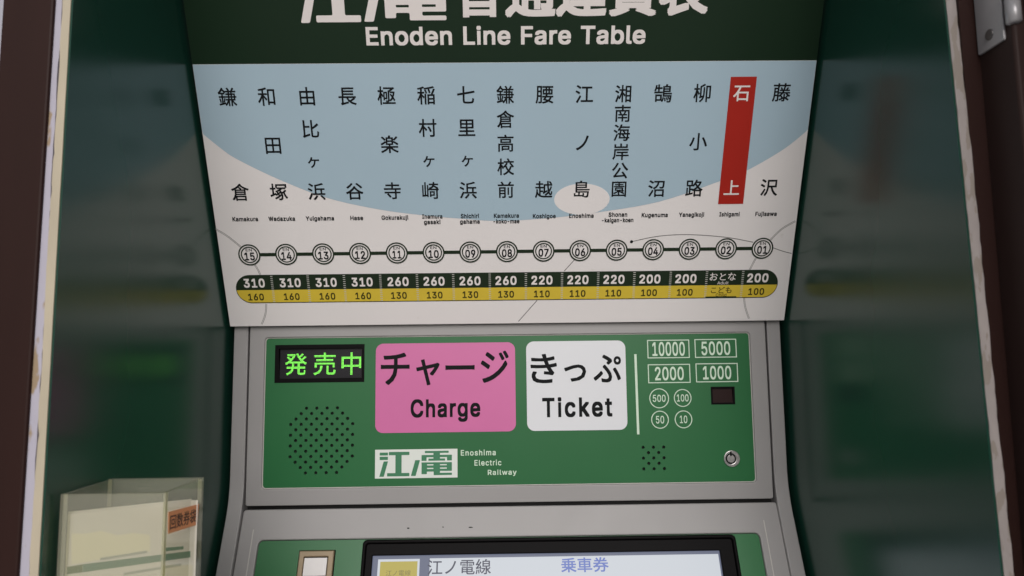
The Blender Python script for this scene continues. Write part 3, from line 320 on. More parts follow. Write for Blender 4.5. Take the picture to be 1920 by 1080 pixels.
# ---------------------------------------------------------------- lettering
GL = json.loads(GLYPHS)
def sans_mesh(text, bold, z0, z1, track=0.0):
    """grotesque latin lettering from the outline table (em = 1)"""
    passes = []                     # overlapping strokes of one letter are filled apart
    for level in range(3):
        cu = bpy.data.curves.new('c', 'CURVE'); cu.dimensions = '2D'; cu.fill_mode = 'FRONT'; cu.resolution_u = 4
        x = 0
        for ch in text:
            if ch == ' ': x += .24+track; continue
            adv, groups = GL[ch]
            for lp in (groups[level] if level < len(groups) else []):
                s = cu.splines.new('BEZIER'); s.bezier_points.add(len(lp)-1)
                for i, b in enumerate(lp):
                    q = s.bezier_points[i]; q.handle_left_type = q.handle_right_type = 'FREE'
                    q.handle_left = (x+b[0]/1000, b[1]/1000, 0); q.co = (x+b[2]/1000, b[3]/1000, 0); q.handle_right = (x+b[4]/1000, b[5]/1000, 0)
                s.use_cyclic_u = True
            x += adv/1000+track+bold*1.0
        if len(cu.splines): passes.append(conv(cu, z0, z1-level*4e-6, bold))
        else: bpy.data.curves.remove(cu)
    return passes[0] if len(passes) == 1 else join(passes)
def conv(cu, z0, z1, bold):
    o = bpy.data.objects.new('c', cu); COL.objects.link(o)
    dg = bpy.context.evaluated_depsgraph_get()
    me = bpy.data.meshes.new_from_object(o.evaluated_get(dg))
    bpy.data.objects.remove(o); bpy.data.curves.remove(cu)
    # heavier weights: the flat outline laid down again, shifted all round by the extra half stroke
    vs0 = [(v.co.x, v.co.y) for v in me.vertices]; fs0 = [tuple(p.vertices) for p in me.polygons]
    bpy.data.meshes.remove(me)
    offs = ([(bold*i, bold*j) for i in (-1, 0, 1) for j in (-1, 0, 1) if (i or j)] if bold > 0 else [])+[(0, 0)]
    vs, fs = [], []
    for n_, (dx, dy) in enumerate(offs):
        o_ = len(vs); z = z1-8e-6*(len(offs)-1-n_)
        vs += [(x+dx, y+dy, z) for x, y in vs0]; fs += [tuple(o_+i for i in f) for f in fs0]
    return mesh(vs, fs)
def cjk_mesh(text, bold, z0, z1, space=1.0):
    cu = bpy.data.curves.new('c', 'FONT'); cu.body = text; cu.size = 1; cu.resolution_u = 3
    cu.space_character = space
    return conv(cu, z0, z1, bold)
_m = cjk_mesh('園', 0, 0, 0); _b = bbox(_m); EMC = ((_b[0]+_b[2])/2, (_b[1]+_b[3])/2); bpy.data.meshes.remove(_m)
def fit(me, pl, cx, cy, w, h=None, em=None, keep=True):
    """centre the ink at photo point cx, cy of surface pl; w, h in photo pixels there"""
    u0, v0 = pl.at(cx, cy)
    su = (pl.at(cx+5, cy)[0]-pl.at(cx-5, cy)[0])/10
    sv = (pl.at(cx, cy-5)[1]-pl.at(cx, cy+5)[1])/10
    x0, y0, x1, y1 = bbox(me)
    fx = w*su/(x1-x0)
    fy = h*sv/(y1-y0) if h else fx
    return tf(me, fx, fy, u0-fx*(x0+x1)/2, v0-fy*(y0+y1)/2)
def kanji(ch, pl, u, v, em, bold, z0, z1):
    me = cjk_mesh(ch, bold, z0, z1)
    return tf(me, em, em, u-EMC[0]*em, v-EMC[1]*em)

# ================================================================ large structure
XL, XR = -.3095, .3135                      # inner faces of the two side panels
Y0L, Y0R = -D+.477, -D+.4605                # their front ends
ZT = 2.0
props(link('ground', box_mesh([(-30, -30, -.1, 30, 6, 0)]), 'concrete'), kind='structure')
props(link('back_wall', box_mesh([(-.42, .35, 0, .42, .40, 2.4)]), 'dark_back'), kind='structure')

def strip(xa, xb, y0, y1, z0, z1, seed, amp_a, amp_b, n=260, skew=0.0):
    """upright strip whose two long edges are chipped and uneven"""
    rr = random.Random(seed); vs, fs = [], []
    a = b = 0
    for i in range(n+1):
        z = z0+(z1-z0)*i/n
        a = a*.8+rr.uniform(-1, 1)*amp_a; b = b*.8+rr.uniform(-1, 1)*amp_b
        ca = amp_a*2.5 if rr.random() < .04 else 0
        yy = y0+skew*(z-1.4)
        vs += [(xa+a+ca, yy, z), (xb+b, yy, z), (xb+b, y1, z), (xa+a+ca, y1, z)]
    for i in range(n):
        p, q = 4*i, 4*i+4
        fs += [(p, p+1, q+1, q), (p+1, p+2, q+2, q+1), (p+2, p+3, q+3, q+2), (p+3, p, q, q+3)]
    fs += [(3, 2, 1, 0), (4*n, 4*n+1, 4*n+2, 4*n+3)]
    return mesh(vs, fs)

lw = thing('side_panel', (XL, Y0L, 0), 'glossy dark green side panel left of the machine, its edge beige and chipped lavender', 'panel')
link('laminate', box_mesh([(XL-.0012, Y0L, 0, XL, .35, ZT)]), 'laminate', lw)
link('edge_band', strip(XL-.0072, XL-.0012, Y0L-.0008, Y0L+.30, 0.6, ZT, 3, .0003, .00005), 'edge_beige', lw)
link('painted_edge', strip(XL-.0160, XL-.0074, Y0L-.0002, Y0L+.30, 0.6, ZT, 5, .00028, .0004), 'edge_lavender', lw)
SK = (.474-.4628)/.398
rw = thing('side_panel', (XR, Y0R, 0), 'glossy dark green side panel right of the ticket machine, reflecting the red bar', 'panel')
def skew_box(x0, x1, yf, yb, z0, z1):
    vs = [(x0, yf+SK*(z0-1.4), z0), (x1, yf+SK*(z0-1.4), z0), (x1, yb, z0), (x0, yb, z0), (x0, yf+SK*(z1-1.4), z1), (x1, yf+SK*(z1-1.4), z1), (x1, yb, z1), (x0, yb, z1)]
    return mesh(vs, [(0,3,2,1),(4,5,6,7),(0,1,5,4),(1,2,6,5),(2,3,7,6),(3,0,4,7)])
link('laminate', skew_box(XR, XR+.0012, Y0R, .35, 0, ZT), 'laminate', rw)
link('painted_edge', strip(XR+.0012, XR+.0080, Y0R-.0006, Y0R+.30, 0.6, ZT, 9, .0001, .0004, skew=SK), 'edge_worn', rw)

# brown posts in front of the panel ends
def x_at(px, py, d):
    d_ = px_ray(px, py); return (CAM + d_*((d)/d_.y)).x
def prism(quad_lo, quad_hi):
    n = len(quad_lo)
    vs = [tuple(p) for p in quad_lo]+[tuple(p) for p in quad_hi]
    fs = [tuple(range(n))[::-1], tuple(range(n, 2*n))]+[(i, (i+1) % n, n+(i+1) % n, n+i) for i in range(n)]
    return mesh(vs, fs)
dl = .474
xi = (x_at(101, 0, dl)+x_at(31, 1080, dl))/2
xo = x_at(5, 0, dl)
lp = thing('door_post', (xi, -D+dl, 0), 'dark brown painted post at the left edge, beside the chipped lavender strip', 'post')
xt, xb = xi+.0022, xi-.0058                     # the post stands a touch out of plumb
yy = -D+dl
b = mesh([(xo, yy, 0), (xb, yy, 0), (xb, yy+.06, 0), (xo, yy+.06, 0), (xo, yy, ZT), (xt, yy, ZT), (xt, yy+.06, ZT), (xo, yy+.06, ZT)],
         [(0,3,2,1), (4,5,6,7), (0,1,5,4), (1,2,6,5), (2,3,7,6), (3,0,4,7)])
po = link('post_body', b, 'brown_paint', lp)
bev = po.modifiers.new('b', 'BEVEL'); bev.width = .0015; bev.segments = 2
link('rounded_bead', box_mesh([(xo-.0022, -D+dl+.004, 0, xo-.0002, -D+dl+.05, ZT)]), 'edge_beige', lp)
props(link('wall_left', box_mesh([(-1.2, -D+.62, 0, xo-.004, -D+.68, 2.4)]), 'pale_wall'), kind='structure')

# right post: recessed step, inner face with the hinge, front face
xs0, xs1 = XR+.0082, XR+.0205
yR = Y0R+.004
rp = thing('door_post', (xs1, yR, 0), 'dark brown post at the right edge carrying a steel hinge', 'post')
link('post_rebate', box_mesh([(xs0, yR, 0, xs1, yR+.08, ZT)]), 'brown_paint', rp)
po = link('post_body', box_mesh([(xs1, -D+.432, 0, xs1+.05, yR+.08, ZT)]), 'brown_light', rp)
bev = po.modifiers.new('b', 'BEVEL'); bev.width = .0022; bev.segments = 3
# hinge leaf on the inner face (plane x = xs1)
HP = Plane((xs1-.0002, 0, 1.4), (0, -1, 0), (0, 0, 1))
zh = 1.6085
y_a, y_b = -D+.4635, -D+.4385
leaf = curve_mesh([rrect(-y_a, zh-1.4, -y_b, .36, .0015)], 0, .0018, .0004)
leaf = link('hinge_leaf', leaf, 'hinge_steel', rp, HP.m)
su_ = -(y_a*.5+y_b*.5)
scz = zh-1.4+.0095
sm = join([curve_mesh([circle(su_, scz, .0038)], .0016, .0026, .0006), curve_mesh([rrect(su_-.003, scz-.0005, su_+.003, scz+.0005, 0)], .0024, .00275)])
link('screw', sm, 'screw_steel', leaf, HP.m)
def cyl(x, y, z0, z1, r, n=20):
    vs = [(x+r*math.cos(2*math.pi*i/n), y+r*math.sin(2*math.pi*i/n), z) for z in (z0, z1) for i in range(n)]
    vs += [(x+r*.55*math.cos(2*math.pi*i/n), y+r*.55*math.sin(2*math.pi*i/n), z0-.0012) for i in range(n)]
    fs = [(i, (i+1) % n, n+(i+1) % n, n+i) for i in range(n)]+[tuple(range(n, 2*n))]
    fs += [(2*n+i, 2*n+(i+1) % n, (i+1) % n, i) for i in range(n)]+[tuple(range(2*n, 3*n))[::-1]]
    me = mesh(vs, fs)
    for p in me.polygons: p.use_smooth = len(p.vertices) == 4
    return me
yk = -D+.4325
link('hinge_knuckle', cyl(xs1+.0012, yk, 1.6175, 1.6335, .0046), 'hinge_steel', rp)
link('hinge_knuckle', cyl(xs1+.0012, yk, 1.6352, 1.6600, .0044), 'hinge_steel', rp)
link('hinge_knuckle', cyl(xs1+.0012, yk, 1.6617, 1.6900, .0046), 'hinge_steel', rp)
sh = thing('shutter_door', (xs1+.008, -D+.425, 0), 'brown door leaf folded open at the far right, behind the hinge barrel', 'door')
link('door_leaf', box_mesh([(xs1+.0075, -D+.33, .05, xs1+.035, -D+.428, ZT)]), 'brown_light', sh)

# ================================================================ ticket machine
tm = thing('ticket_machine', (0, 0, 0), 'silver and green ticket vending machine with Charge and Ticket signs below the fare board', 'ticket machine')
link('cabinet', box_mesh([(-.300, .012, .05, .304, .34, 1.46), (-.300, -.02, .05, .304, .012, 1.10)]), 'seam', tm)
def upl(px, py): return UP.at(px, py)
# side trims: one bent strip each, with softly rounded bend
def trim(x0, x1, name):
    prof = [(0, 1.4500), (0, 1.2790)]
    c0, c1 = Vector((0, 1.2790)), Vector((0, 1.2540))
    dl_ = Vector((-math.sin(TL), -math.cos(TL)))
    c2 = c1+dl_*.025
    for i in range(1, 19):
        t = i/18; p = c0*(1-t)**2+c1*2*t*(1-t)+c2*t*t; prof.append((p.x, p.y))
    e = c1+dl_*.20; prof.append((e.x, e.y))
    vs, fs = [], []
    r = .0011
    ring = lambda y, z, nx, nz: [(x0, y+nx*.03, z+nz*.03), (x0, y+nx*r, z+nz*r), (x0+r*.3, y+nx*r*.3, z+nz*r*.3), (x0+r, y, z), (x1-r, y, z), (x1-r*.3, y+nx*r*.3, z+nz*r*.3), (x1, y+nx*r, z+nz*r), (x1, y+nx*.03, z+nz*.03)]
    for i, (y, z) in enumerate(prof):
        a = Vector(prof[max(i-1, 0)]); b_ = Vector(prof[min(i+1, len(prof)-1)]); t = (b_-a).normalized()
        nx, nz = -t.y, t.x      # inward
        if nx < 0: nx, nz = -nx, -nz
        vs += ring(y, z, nx, nz)
    for i in range(len(prof)-1):
        for k in range(7):
            p, q = 8*i+k, 8*i+8+k
            fs.append((p, q, q+1, p+1))
    me = mesh(vs, fs)
    return link(name, me, 'silver_paint', tm)
trim(-.3045, -.2887, 'side_trim'); trim(.2935, .3085, 'side_trim')

# upper front: silver frame with a recessed green face
a0, a1 = -.2865, .2912
g0, g1 = -.2697, .2737                       # green face
gz0, gz1 = .0182, .1836
hU = 1.4500-1.2446
upf = link('upper_frame', curve_mesh([rquad([(a0, .0006), (a1, .0006), (a1, hU), (a0, hU)], .003), rrect(g0, gz0, g1, gz1, .004)], -.012, .0008, .0009, bres=2), 'silver_paint', tm, UP.m)
link('frame_lip', curve_mesh([rrect(g0+.0001, gz0+.0001, g1-.0001, gz1-.0001, .004), rrect(g0+.0011, gz0+.0011, g1-.0011, gz1-.0011, .0034)], -.004, -.0008, .0003), 'silver_lip', upf, UP.m)
loops = [rrect(g0+.0012, gz0+.0012, g1-.0012, gz1-.0012, .0034)]
def rect_px(pl, x0, y0, x1, y1, slope=-.0119):
    """rectangle seen between two photo columns and two photo rows (rows at its middle)"""
    cx, cy = (x0+x1)/2, (y0+y1)/2
    return (pl.at(x0, cy-slope*(cx-x0))[0], pl.at(cx, y1)[1], pl.at(x1, cy+slope*(x1-cx))[0], pl.at(cx, y0)[1])
# windows
LED = rect_px(UP, 515, 646, 683, 717)
SEN = rect_px(UP, 1333.5, 725, 1378.5, 758.5)
loops += [rrect(*LED, 0), rrect(*SEN, 0)]
# speaker holes
su0, sv0 = UP.at(602.3, 825.7)
rows = [4, 5, 6, 7, 6, 7, 6, 7, 6, 7, 6, 5, 4]
for j, k in enumerate(rows):
    for i in range(k):
        loops.append(circle(su0+(i-(k-1)/2)*.01137, sv0+(6-j)*.00584, .00182, 10))
mu0, mv0 = UP.at(1226.2, 859)
for j, k in enumerate([3, 2, 3, 2, 3]):
    for i in range(k):
        loops.append(circle(mu0+(i-(k-1)/2)*.0114, mv0+(2-j)*.00583, .0018, 10))
gf = link('green_face', curve_mesh(loops, -.0032, -.0010), 'panel_green', tm, UP.m)
link('speaker_cloth', box_mesh([(su0-.042, sv0-.042, -.0048, su0+.042, sv0+.042, -.0040)]), 'hole_black', tm, UP.m)
link('microphone_cloth', box_mesh([(mu0-.016, mv0-.016, -.0048, mu0+.016, mv0+.016, -.0040)]), 'hole_black', tm, UP.m)
# LED display
x0, y0, x1, y1 = LED
ld = link('led_display', curve_mesh([rrect(x0, y0, x1, y1, 0), rrect(x0+.0045, y0+.0045, x1-.0028, y1-.0045, 0)], -.006, -.0002, .0003), 'black_plastic', tm, UP.m)
link('display_glass', box_mesh([(x0+.001, y0+.001, -.0056, x1-.001, y1-.001, -.0042)]), 'led_glass', ld, UP.m)
for ch, cx, w, h in (('発', 553, 41, 41), ('売', 607, 41.5, 42), ('中', 657.5, 37, 42)):
    link('led_letter', fit(cjk_mesh(ch, .006, -.0042, -.0038), UP, cx, 682.3-(cx-607)*.0119, w, h), 'led_green', ld, UP.m)
# the dot matrix: fine dark webs between the lamps
gx0, gx1, gy0, gy1 = x0+.0048, x1-.003, y0+.005, y1-.005
pt = .00148
web = [(gx0+pt*i-.00016, gy0, -.00375, gx0+pt*i+.00016, gy1, -.0037) for i in range(int((gx1-gx0)/pt)+1)]+[(gx0, gy0+pt*i-.00016, -.00375, gx1, gy0+pt*i+.00016, -.00372) for i in range(int((gy1-gy0)/pt)+1)]
props(link('led_matrix_web', box_mesh(web), 'led_glass', ld, UP.m), kind='stuff')
# sensor window
x0, y0, x1, y1 = SEN
sn = link('sensor_window', curve_mesh([rrect(x0, y0, x1, y1, 0), rrect(x0+.002, y0+.002, x1-.002, y1-.002, 0)], -.006, -.0006, .0003), 'black_plastic', tm, UP.m)
link('sensor_glass', box_mesh([(x0+.001, y0+.001, -.005, x1-.001, y1-.001, -.0034)]), 'sensor_glass', sn, UP.m)
# signs
def sign(name, q, m, r=.0085):
    pts = [UP.at(*p) for p in q]
    w0 = (pts[0][0]+pts[3][0])/2; w1 = (pts[1][0]+pts[2][0])/2; h0 = (pts[2][1]+pts[3][1])/2; h1 = (pts[0][1]+pts[1][1])/2
    return link(name, curve_mesh([rrect(w0, h0, w1, h1, r, 8)], -.0009, -.0004), m, tm, UP.m)
s1 = sign('charge_sign', ((704, 645), (966, 641), (967, 808), (704, 813)), 'sign_pink')
s2 = sign('ticket_sign', ((986, 640.5), (1172, 638), (1177, 805.5), (989, 808.5)), 'sign_white')
for ch, cx, cy, w, h in (('チ', 741, 691.5, 54, 60), ('ャ', 802.3, 698, 44, 49), ('ー', 862.5, 689, 55, 8.5), ('ジ', 927.7, 687.5, 52.5, 60)):
    link('sign_letter', fit(cjk_mesh(ch, .014, -.0004, -.00015), UP, cx, cy, w, h), 'ink', s1, UP.m)
link('sign_word', fit(sans_mesh('Charge', .022, -.0004, -.00015, .03), UP, 835.3, 769.6, 130.6, 43.5), 'ink', s1, UP.m)
for ch, cx, cy, w, h in (('き', 1019.5, 691, 49.5, 55), ('っ', 1078.5, 699.5, 41, 32), ('ぷ', 1138.7, 691, 52, 52)):
    link('sign_letter', fit(cjk_mesh(ch, .014, -.0004, -.00015), UP, cx, cy, w, h), 'ink', s2, UP.m)
link('sign_word', fit(sans_mesh('Ticket', .022, -.0004, -.00015, .06), UP, 1082.4, 763.2, 131.3, 38), 'ink', s2, UP.m)
# accepted money marks
link('divider_line', curve_mesh([ribbon([UP.at(1191.5, 664), UP.at(1197, 814.6)], .0026)], -.0009, -.0006), 'print_mint', tm, UP.m)
for t_, (x0, y0, x1, y1), w, h in (('10000', (1214, 637, 1293, 671.5), 61, 26.5), ('5000', (1303, 635.5, 1381.3, 670.5), 54, 26), ('2000', (1215.3, 682.7, 1294.6, 718.2), 54, 25.5), ('1000', (1305, 681, 1384, 716.5), 53, 25.5)):
    R_ = rect_px(UP, x0, y0, x1, y1)
    t = .0010
    fr_ = link('banknote_mark', curve_mesh([rrect(*R_, 0), rrect(R_[0]+t, R_[1]+t, R_[2]-t, R_[3]-t, 0)], -.0009, -.0006), 'print_mint', tm, UP.m)
    link('value_text', fit(sans_mesh(t_, .012, -.0009, -.0006), UP, (x0+x1)/2+.3, (y0+y1)/2, w, h), 'print_mint', fr_, UP.m)
for t_, cx, cy, r, w, h in (('500', 1236.2, 746.9, 18.3, 24, 13.5), ('100', 1280.3, 746.2, 16.4, 22, 13.5), ('50', 1237.8, 787, 16.4, 15.5, 14.5), ('10', 1281.9, 786.4, 16.3, 14, 14.5)):
    u, v = UP.at(cx, cy); r *= .000599
    fr_ = link('coin_mark', curve_mesh([circle(u, v, r, 36), circle(u, v, r-.00095, 36)], -.0009, -.0006), 'print_mint', tm, UP.m)
    link('value_text', fit(sans_mesh(t_, .008, -.0009, -.0006), UP, cx, cy, w, h), 'print_mint', fr_, UP.m)
# key lock
u, v = UP.at(1372.2, 859.8)
k_ = .000599
lk = link('key_lock', curve_mesh([circle(u, v, 15*k_, 40), circle(u-1.8*k_, v, 9.6*k_, 32)], -.001, .0010, .0006, bres=2), 'chrome', tm, UP.m)
link('lock_slot', curve_mesh([circle(u-1.8*k_, v, 9.7*k_, 32)], -.001, -.0002), 'hole_black', lk, UP.m)
cc = circle(u-1.8*k_, v, 7.2*k_, 33)
link('lock_core', curve_mesh([cc], -.001, .0006, .0003), 'chrome', lk, UP.m)
link('lock_notch', curve_mesh([rrect(u-3.6*k_, v+5*k_, u-.4*k_, v+13.3*k_, .6*k_)], .0006, .0012), 'hole_black', lk, UP.m)

# railway logotype, drawn stroke by stroke; x 0..1, y 0..0.34
def S(x0, y0, x1, y1): return [(x0, y1), (x1, y1), (x1, y0), (x0, y0)]
RAW = [S(140,118,238,152), S(140,167,238,205), [(188,222),(240,222),(190,401),(137,401)],
       [(250,112),(495,112),(495,150),(402,150),(402,360),(495,360),(495,398),(230,398),(230,360),(328,360),(328,150),(250,150)],
       [(565,212),(622,212),(570,396),(513,396)],
       [(680,106),(965,106),(965,130),(860,130),(860,153),(1003,153),(1003,220),(945,220),(945,180),(860,180),(860,196),(922,196),(922,221),(722,221),(722,196),(782,196),(782,180),(700,180),(700,222),(640,222),(640,153),(782,153),(782,130),(680,130)],
       [(640,240),(1003,240),(1003,342),(860,342),(860,364),(1003,364),(1003,390),(785,390),(785,348),(704,348),(704,377),(640,377)]]
SLITS = [S(706,262,782,276), S(706,304,782,318), S(860,262,942,276), S(860,302,942,316)]
def logo(cx, cy, w, pl, z0, z1, hk=1.0, soft=5):
    u0, v0 = pl.at(cx, cy); su = (pl.at(cx+5, cy)[0]-pl.at(cx-5, cy)[0])/10
    s = w*su/866
    tr = lambda P: [(u0+(x-571.5)*s, v0-(y-253)*s*hk) for x, y in P]
    def area(P): return sum(P[i-1][0]*P[i][1]-P[i][0]*P[i-1][1] for i in range(len(P)))
    L = []
    for P in RAW+SLITS:
        Q = tr(P)
        if area(Q) < 0: Q = Q[::-1]
        L.append(rquad(Q, (soft if P in RAW else 3)*s, 3))
    return curve_mesh(L, z0, z1)
R_ = rect_px(UP, 703, 842.5, 857.7, 896.5)
lg = link('logo_plate', curve_mesh([rrect(*R_, 0)], -.0009, -.0006), 'logo_white', tm, UP.m)
link('logo_lettering', logo(779.5, 869.5, 136, UP, -.0006, -.0004, 1.0), 'logo_green', lg, UP.m)
for t_, cx, cy, w, h in (('Enoshima', 896.7, 848.8, 65.5, 11), ('Electric', 914.8, 867.6, 50.5, 11), ('Railway', 941.6, 886.8, 54, 12.5)):
    link('logo_word', fit(sans_mesh(t_, .016, -.0009, -.0006, .06), UP, cx, cy, w, h), 'print_mint', tm, UP.m)

# lower deck
b0, b1 = -.2882, .2945
vT = .0006
LB = -.24                                       # runs on below the picture
q0, q1 = -.2672, .2697
vG = LO.at(950, 1006)[1]
lf = link('lower_frame', curve_mesh([rquad([(b0, LB), (b1, LB), (b1, vT), (b0, vT)], .004), rquad([(q0, LB+.03), (q1, LB+.03), (q1, vG), (q0, vG)], .006)], -.012, .0004, .0012, bres=2), 'silver_paint', tm, LO.m)
# sloped inner reveal of the opening
i_ = .0070
def reveal():
    o_ = rquad([(q0-i_, LB+.03), (q1+i_, LB+.03), (q1+i_, vG+.013), (q0-i_, vG+.013)], .010)
    return o_
link('frame_crease', curve_mesh([ribbon([(q0-i_, LB+.05), (q0-i_, vG+.0110)], .0011)], .0003, .0007, .0002), 'silver_lip', lf, LO.m)
link('frame_crease', curve_mesh([ribbon([(q1+i_, LB+.05), (q1+i_, vG+.0130)], .0011)], .0003, .0007, .0002), 'silver_lip', lf, LO.m)
SC = [LO.at(680, 1014)[0], LO.at(1379, 1001)[0]]
# card window
cw = rect_px(LO, 556.5, 1031, 626, 1092)
gl = [rquad([(q0+.0005, LB+.031), (q1-.0005, LB+.031), (q1-.0005, vG-.0005), (q0+.0005, vG-.0005)], .0055), rrect(*cw, 0), rrect(SC[0], LB+.05, SC[1], vG-.0008, .005)]
link('green_deck', curve_mesh(gl, -.0045, -.0022), 'panel_green', tm, LO.m)
x0, y0, x1, y1 = cw
pw = link('card_window', curve_mesh([rrect(x0+.0006, y0, x1-.0012, y1-.0006, .0006), rrect(x0+.0062, y0+.006, x1-.0075, y1-.0068, .0004)], -.006, -.0004, .0010, bres=2), 'brass_frame', tm, LO.m)
link('card_window_well', box_mesh([(x0-.001, y0-.001, -.0075, x1+.001, y1+.001, -.0062)]), 'hole_black', pw, LO.m)
link('white_lamp', box_mesh([(x0+.0068, y0+.0066, -.006, x1-.0082, y1-.0078, -.0014)]), 'lamp_white', pw, LO.m)
# touch screen
xs_, xe_ = SC
sr = LO.at(697, 1040); se = LO.at(1352, 1031)
vS = (sr[1]+se[1])/2
xa_, xb_ = sr[0], se[0]
bz = link('touch_screen', curve_mesh([rrect(xs_+.0003, LB+.051, xe_-.0003, vG-.0010, .0048), rrect(xs_+.0035, LB+.055, xe_-.0035, vG-.0045, .003)], -.008, -.0010, .0012, bres=2), 'black_plastic', tm, LO.m)
link('screen_bezel', curve_mesh([rrect(xs_+.0035, LB+.055, xe_-.0035, vG-.0045, .003), rrect(xa_, LB+.07, xb_, vS, .0006)], -.008, -.0042, .0008), 'black_plastic', bz, LO.m)
link('screen_background', box_mesh([(xa_-.001, LB+.06, -.0100, xb_+.001, vS+.001, -.0090)]), 'scr_grey', bz, LO.m)
zz = -.0089
def sx(x): return LO.at(x, 1055)[0]
wv = LO.at(1080, 1040.5)[1]
link('screen_page', box_mesh([(sx(804), LB+.065, -.0090, xb_-.0012, wv, zz)]), 'scr_white', bz, LO.m)
bu = LO.at(745, 1048)[1]
link('screen_button', box_mesh([(sx(706), LB+.10, -.0090, sx(785), bu+.001, zz)]), 'scr_white', bz, LO.m)
link('button_face', box_mesh([(sx(710.5), LB+.10, zz, sx(781), bu-.0014, zz+.0001)]), 'scr_yellow', bz, LO.m)
link('button_text', fit(cjk_mesh('江ノ電線', .0, zz+.0001, zz+.0002), LO, 744.5, 1072.5, 47, 11), 'scr_olive', bz, LO.m)
link('line_name_text', fit(cjk_mesh('江ノ電線', .006, zz, zz+.0001), LO, 860, 1061, 120, 29), 'scr_text', bz, LO.m)
link('ticket_text', fit(cjk_mesh('乗車券', .014, zz, zz+.0001), LO, 1098, 1056.8, 90, 28), 'scr_blue', bz, LO.m)
# three scuffs on the lower frame
for cx, cy, w in ((766, 990.5, 5.5), (831, 988.5, 3.5), (882, 989, 9)):
    u, v = LO.at(cx, cy); rr = random.Random(int(cx))
    P = [(u+w*.5*.0006*math.cos(t)*rr.uniform(.6, 1.1), v+.0009*math.sin(t)*rr.uniform(.4, 1)) for t in [i*math.pi/5 for i in range(10)]]
    link('scuff', curve_mesh([P], .0003, .00052), 'ink', lf, LO.m)

# ================================================================ fare board
fb = thing('fare_board', (0, -.008, 1.442), 'leaning Enoden Line fare table board of stations and fares above the ticket machine', 'fare board')
XB0, XB1 = -.3062, .3106
HB = .46
bc = link('board_body', curve_mesh([rrect(XB0, -.0015, XB1, HB, .0008)], -.016, 0, .0005), 'board_side', fb, BD.m)
tv = BD.at(950, 117)[1]
link('board_sheet', box_mesh([(XB0+.0004, -.0012, -.0004, XB1-.0004, tv, .0003)]), 'board_white', fb, BD.m)
link('title_band', box_mesh([(XB0+.0004, tv, -.0004, XB1-.0004, HB-.001, .0003)]), 'board_title', fb, BD.m)
# sea
sea = [(376, 247), (417, 280), (447, 299.5), (526, 337.5), (614, 371), (708, 392), (790, 403), (862, 409.5), (938, 414), (1036, 408), (1127, 397), (1237, 377.6), (1348, 340), (1403, 318), (1470, 279), (1515, 243)]
P = smooth_path([BD.at(*p) for p in sea], 5)
P[0] = (XB0+.0006, P[0][1]); P[-1] = (XB1-.0006, P[-1][1])
P = [p for p in P if XB0+.0005 < p[0] < XB1-.0005]
P = [(XB0+.0006, BD.at(373, 244)[1])]+P+[(XB1-.0006, BD.at(1517, 241)[1])]
link('sea_print', curve_mesh([P+[(XB1-.0006, tv-.0002), (XB0+.0006, tv-.0002)]], .0003, .00045), 'board_blue', fb, BD.m)
u, v = BD.at(1091, 373.5); ux = BD.at(1143, 373.5)[0]-u; vy = BD.at(1091, 344)[1]-v
link('island_print', curve_mesh([ellipse(u, v, ux, vy)], .00045, .00055), 'board_white', fb, BD.m)
# title lettering
link('title_logo', logo(698.5, -8, 276, BD, .0003, .0006, 1.0, 9), 'title_white', fb, BD.m)
emT = .0455
for ch, cx, w, yb in (('普', 898.5, 87, 34), ('通', 994.5, 95, 34), ('運', 1090, 95, 33), ('賃', 1185.5, 92, 32), ('表', 1281.5, 93, 31)):
    me = cjk_mesh(ch, .028, .0003, .0006)
    u = BD.at(cx, 0)[0]; x0, y0, x1, y1 = bbox(me)
    su = (BD.at(cx+5, 0)[0]-BD.at(cx-5, 0)[0])/10
    fx = w*su/(x1-x0)
    vb = BD.at(cx, yb-1.5)[1]
    tf(me, fx, fx, u-fx*(x0+x1)/2, vb-fx*y0)
    link('title_letter', me, 'title_white', fb, BD.m)
link('title_english', fit(sans_mesh('Enoden Line Fare Table', .020, .0003, .0006, -.002), BD, 949, 66.3, 524, 36), 'title_white', fb, BD.m)

# stations
names = [('鎌倉', ['Kamakura'], [48]), ('和田塚', ['Wadazuka'], [49.5]), ('由比ヶ浜', ['Yuigahama'], [53]), ('長谷', ['Hase'], [24]), ('極楽寺', ['Gokurakuji'], [50]),
         ('稲村ヶ崎', ['Inamura', 'gasaki'], [38, 31]), ('七里ヶ浜', ['Shichiri', 'gahama'], [34, 37]), ('鎌倉高校前', ['Kamakura', '-koko-mae'], [47, 49]), ('腰越', ['Koshigoe'], [43]),
         ('江ノ島', ['Enoshima'], [46]), ('湘南海岸公園', ['Shonan', '-kaigan-koen'], [35, 59]), ('鵠沼', ['Kugenuma'], [49]), ('柳小路', ['Yanagikoji'], [47]), ('石上', ['Ishigami'], [38]), ('藤沢', ['Fujisawa'], [40])]
topx = [427, 501, 576, 651, 725, 799.5, 873.5, 947.5, 1021.5, 1095.5, 1169, 1243, 1317, 1390.5, 1465]
botx = [451, 523, 594, 665, 736, 807, 878, 948.5, 1019.5, 1090, 1160.5, 1231, 1301, 1371.5, 1441.5]
romx = [460, 528.5, 600, 669, 740.5, 810.5, 881, 949.5, 1020.5, 1090, 1158.5, 1227.5, 1296.5, 1367.5, 1436]
fares = [(310, 160)]*4+[(260, 130)]*4+[(220, 110)]*3+[(200, 100)]*2+[None, (200, 100)]
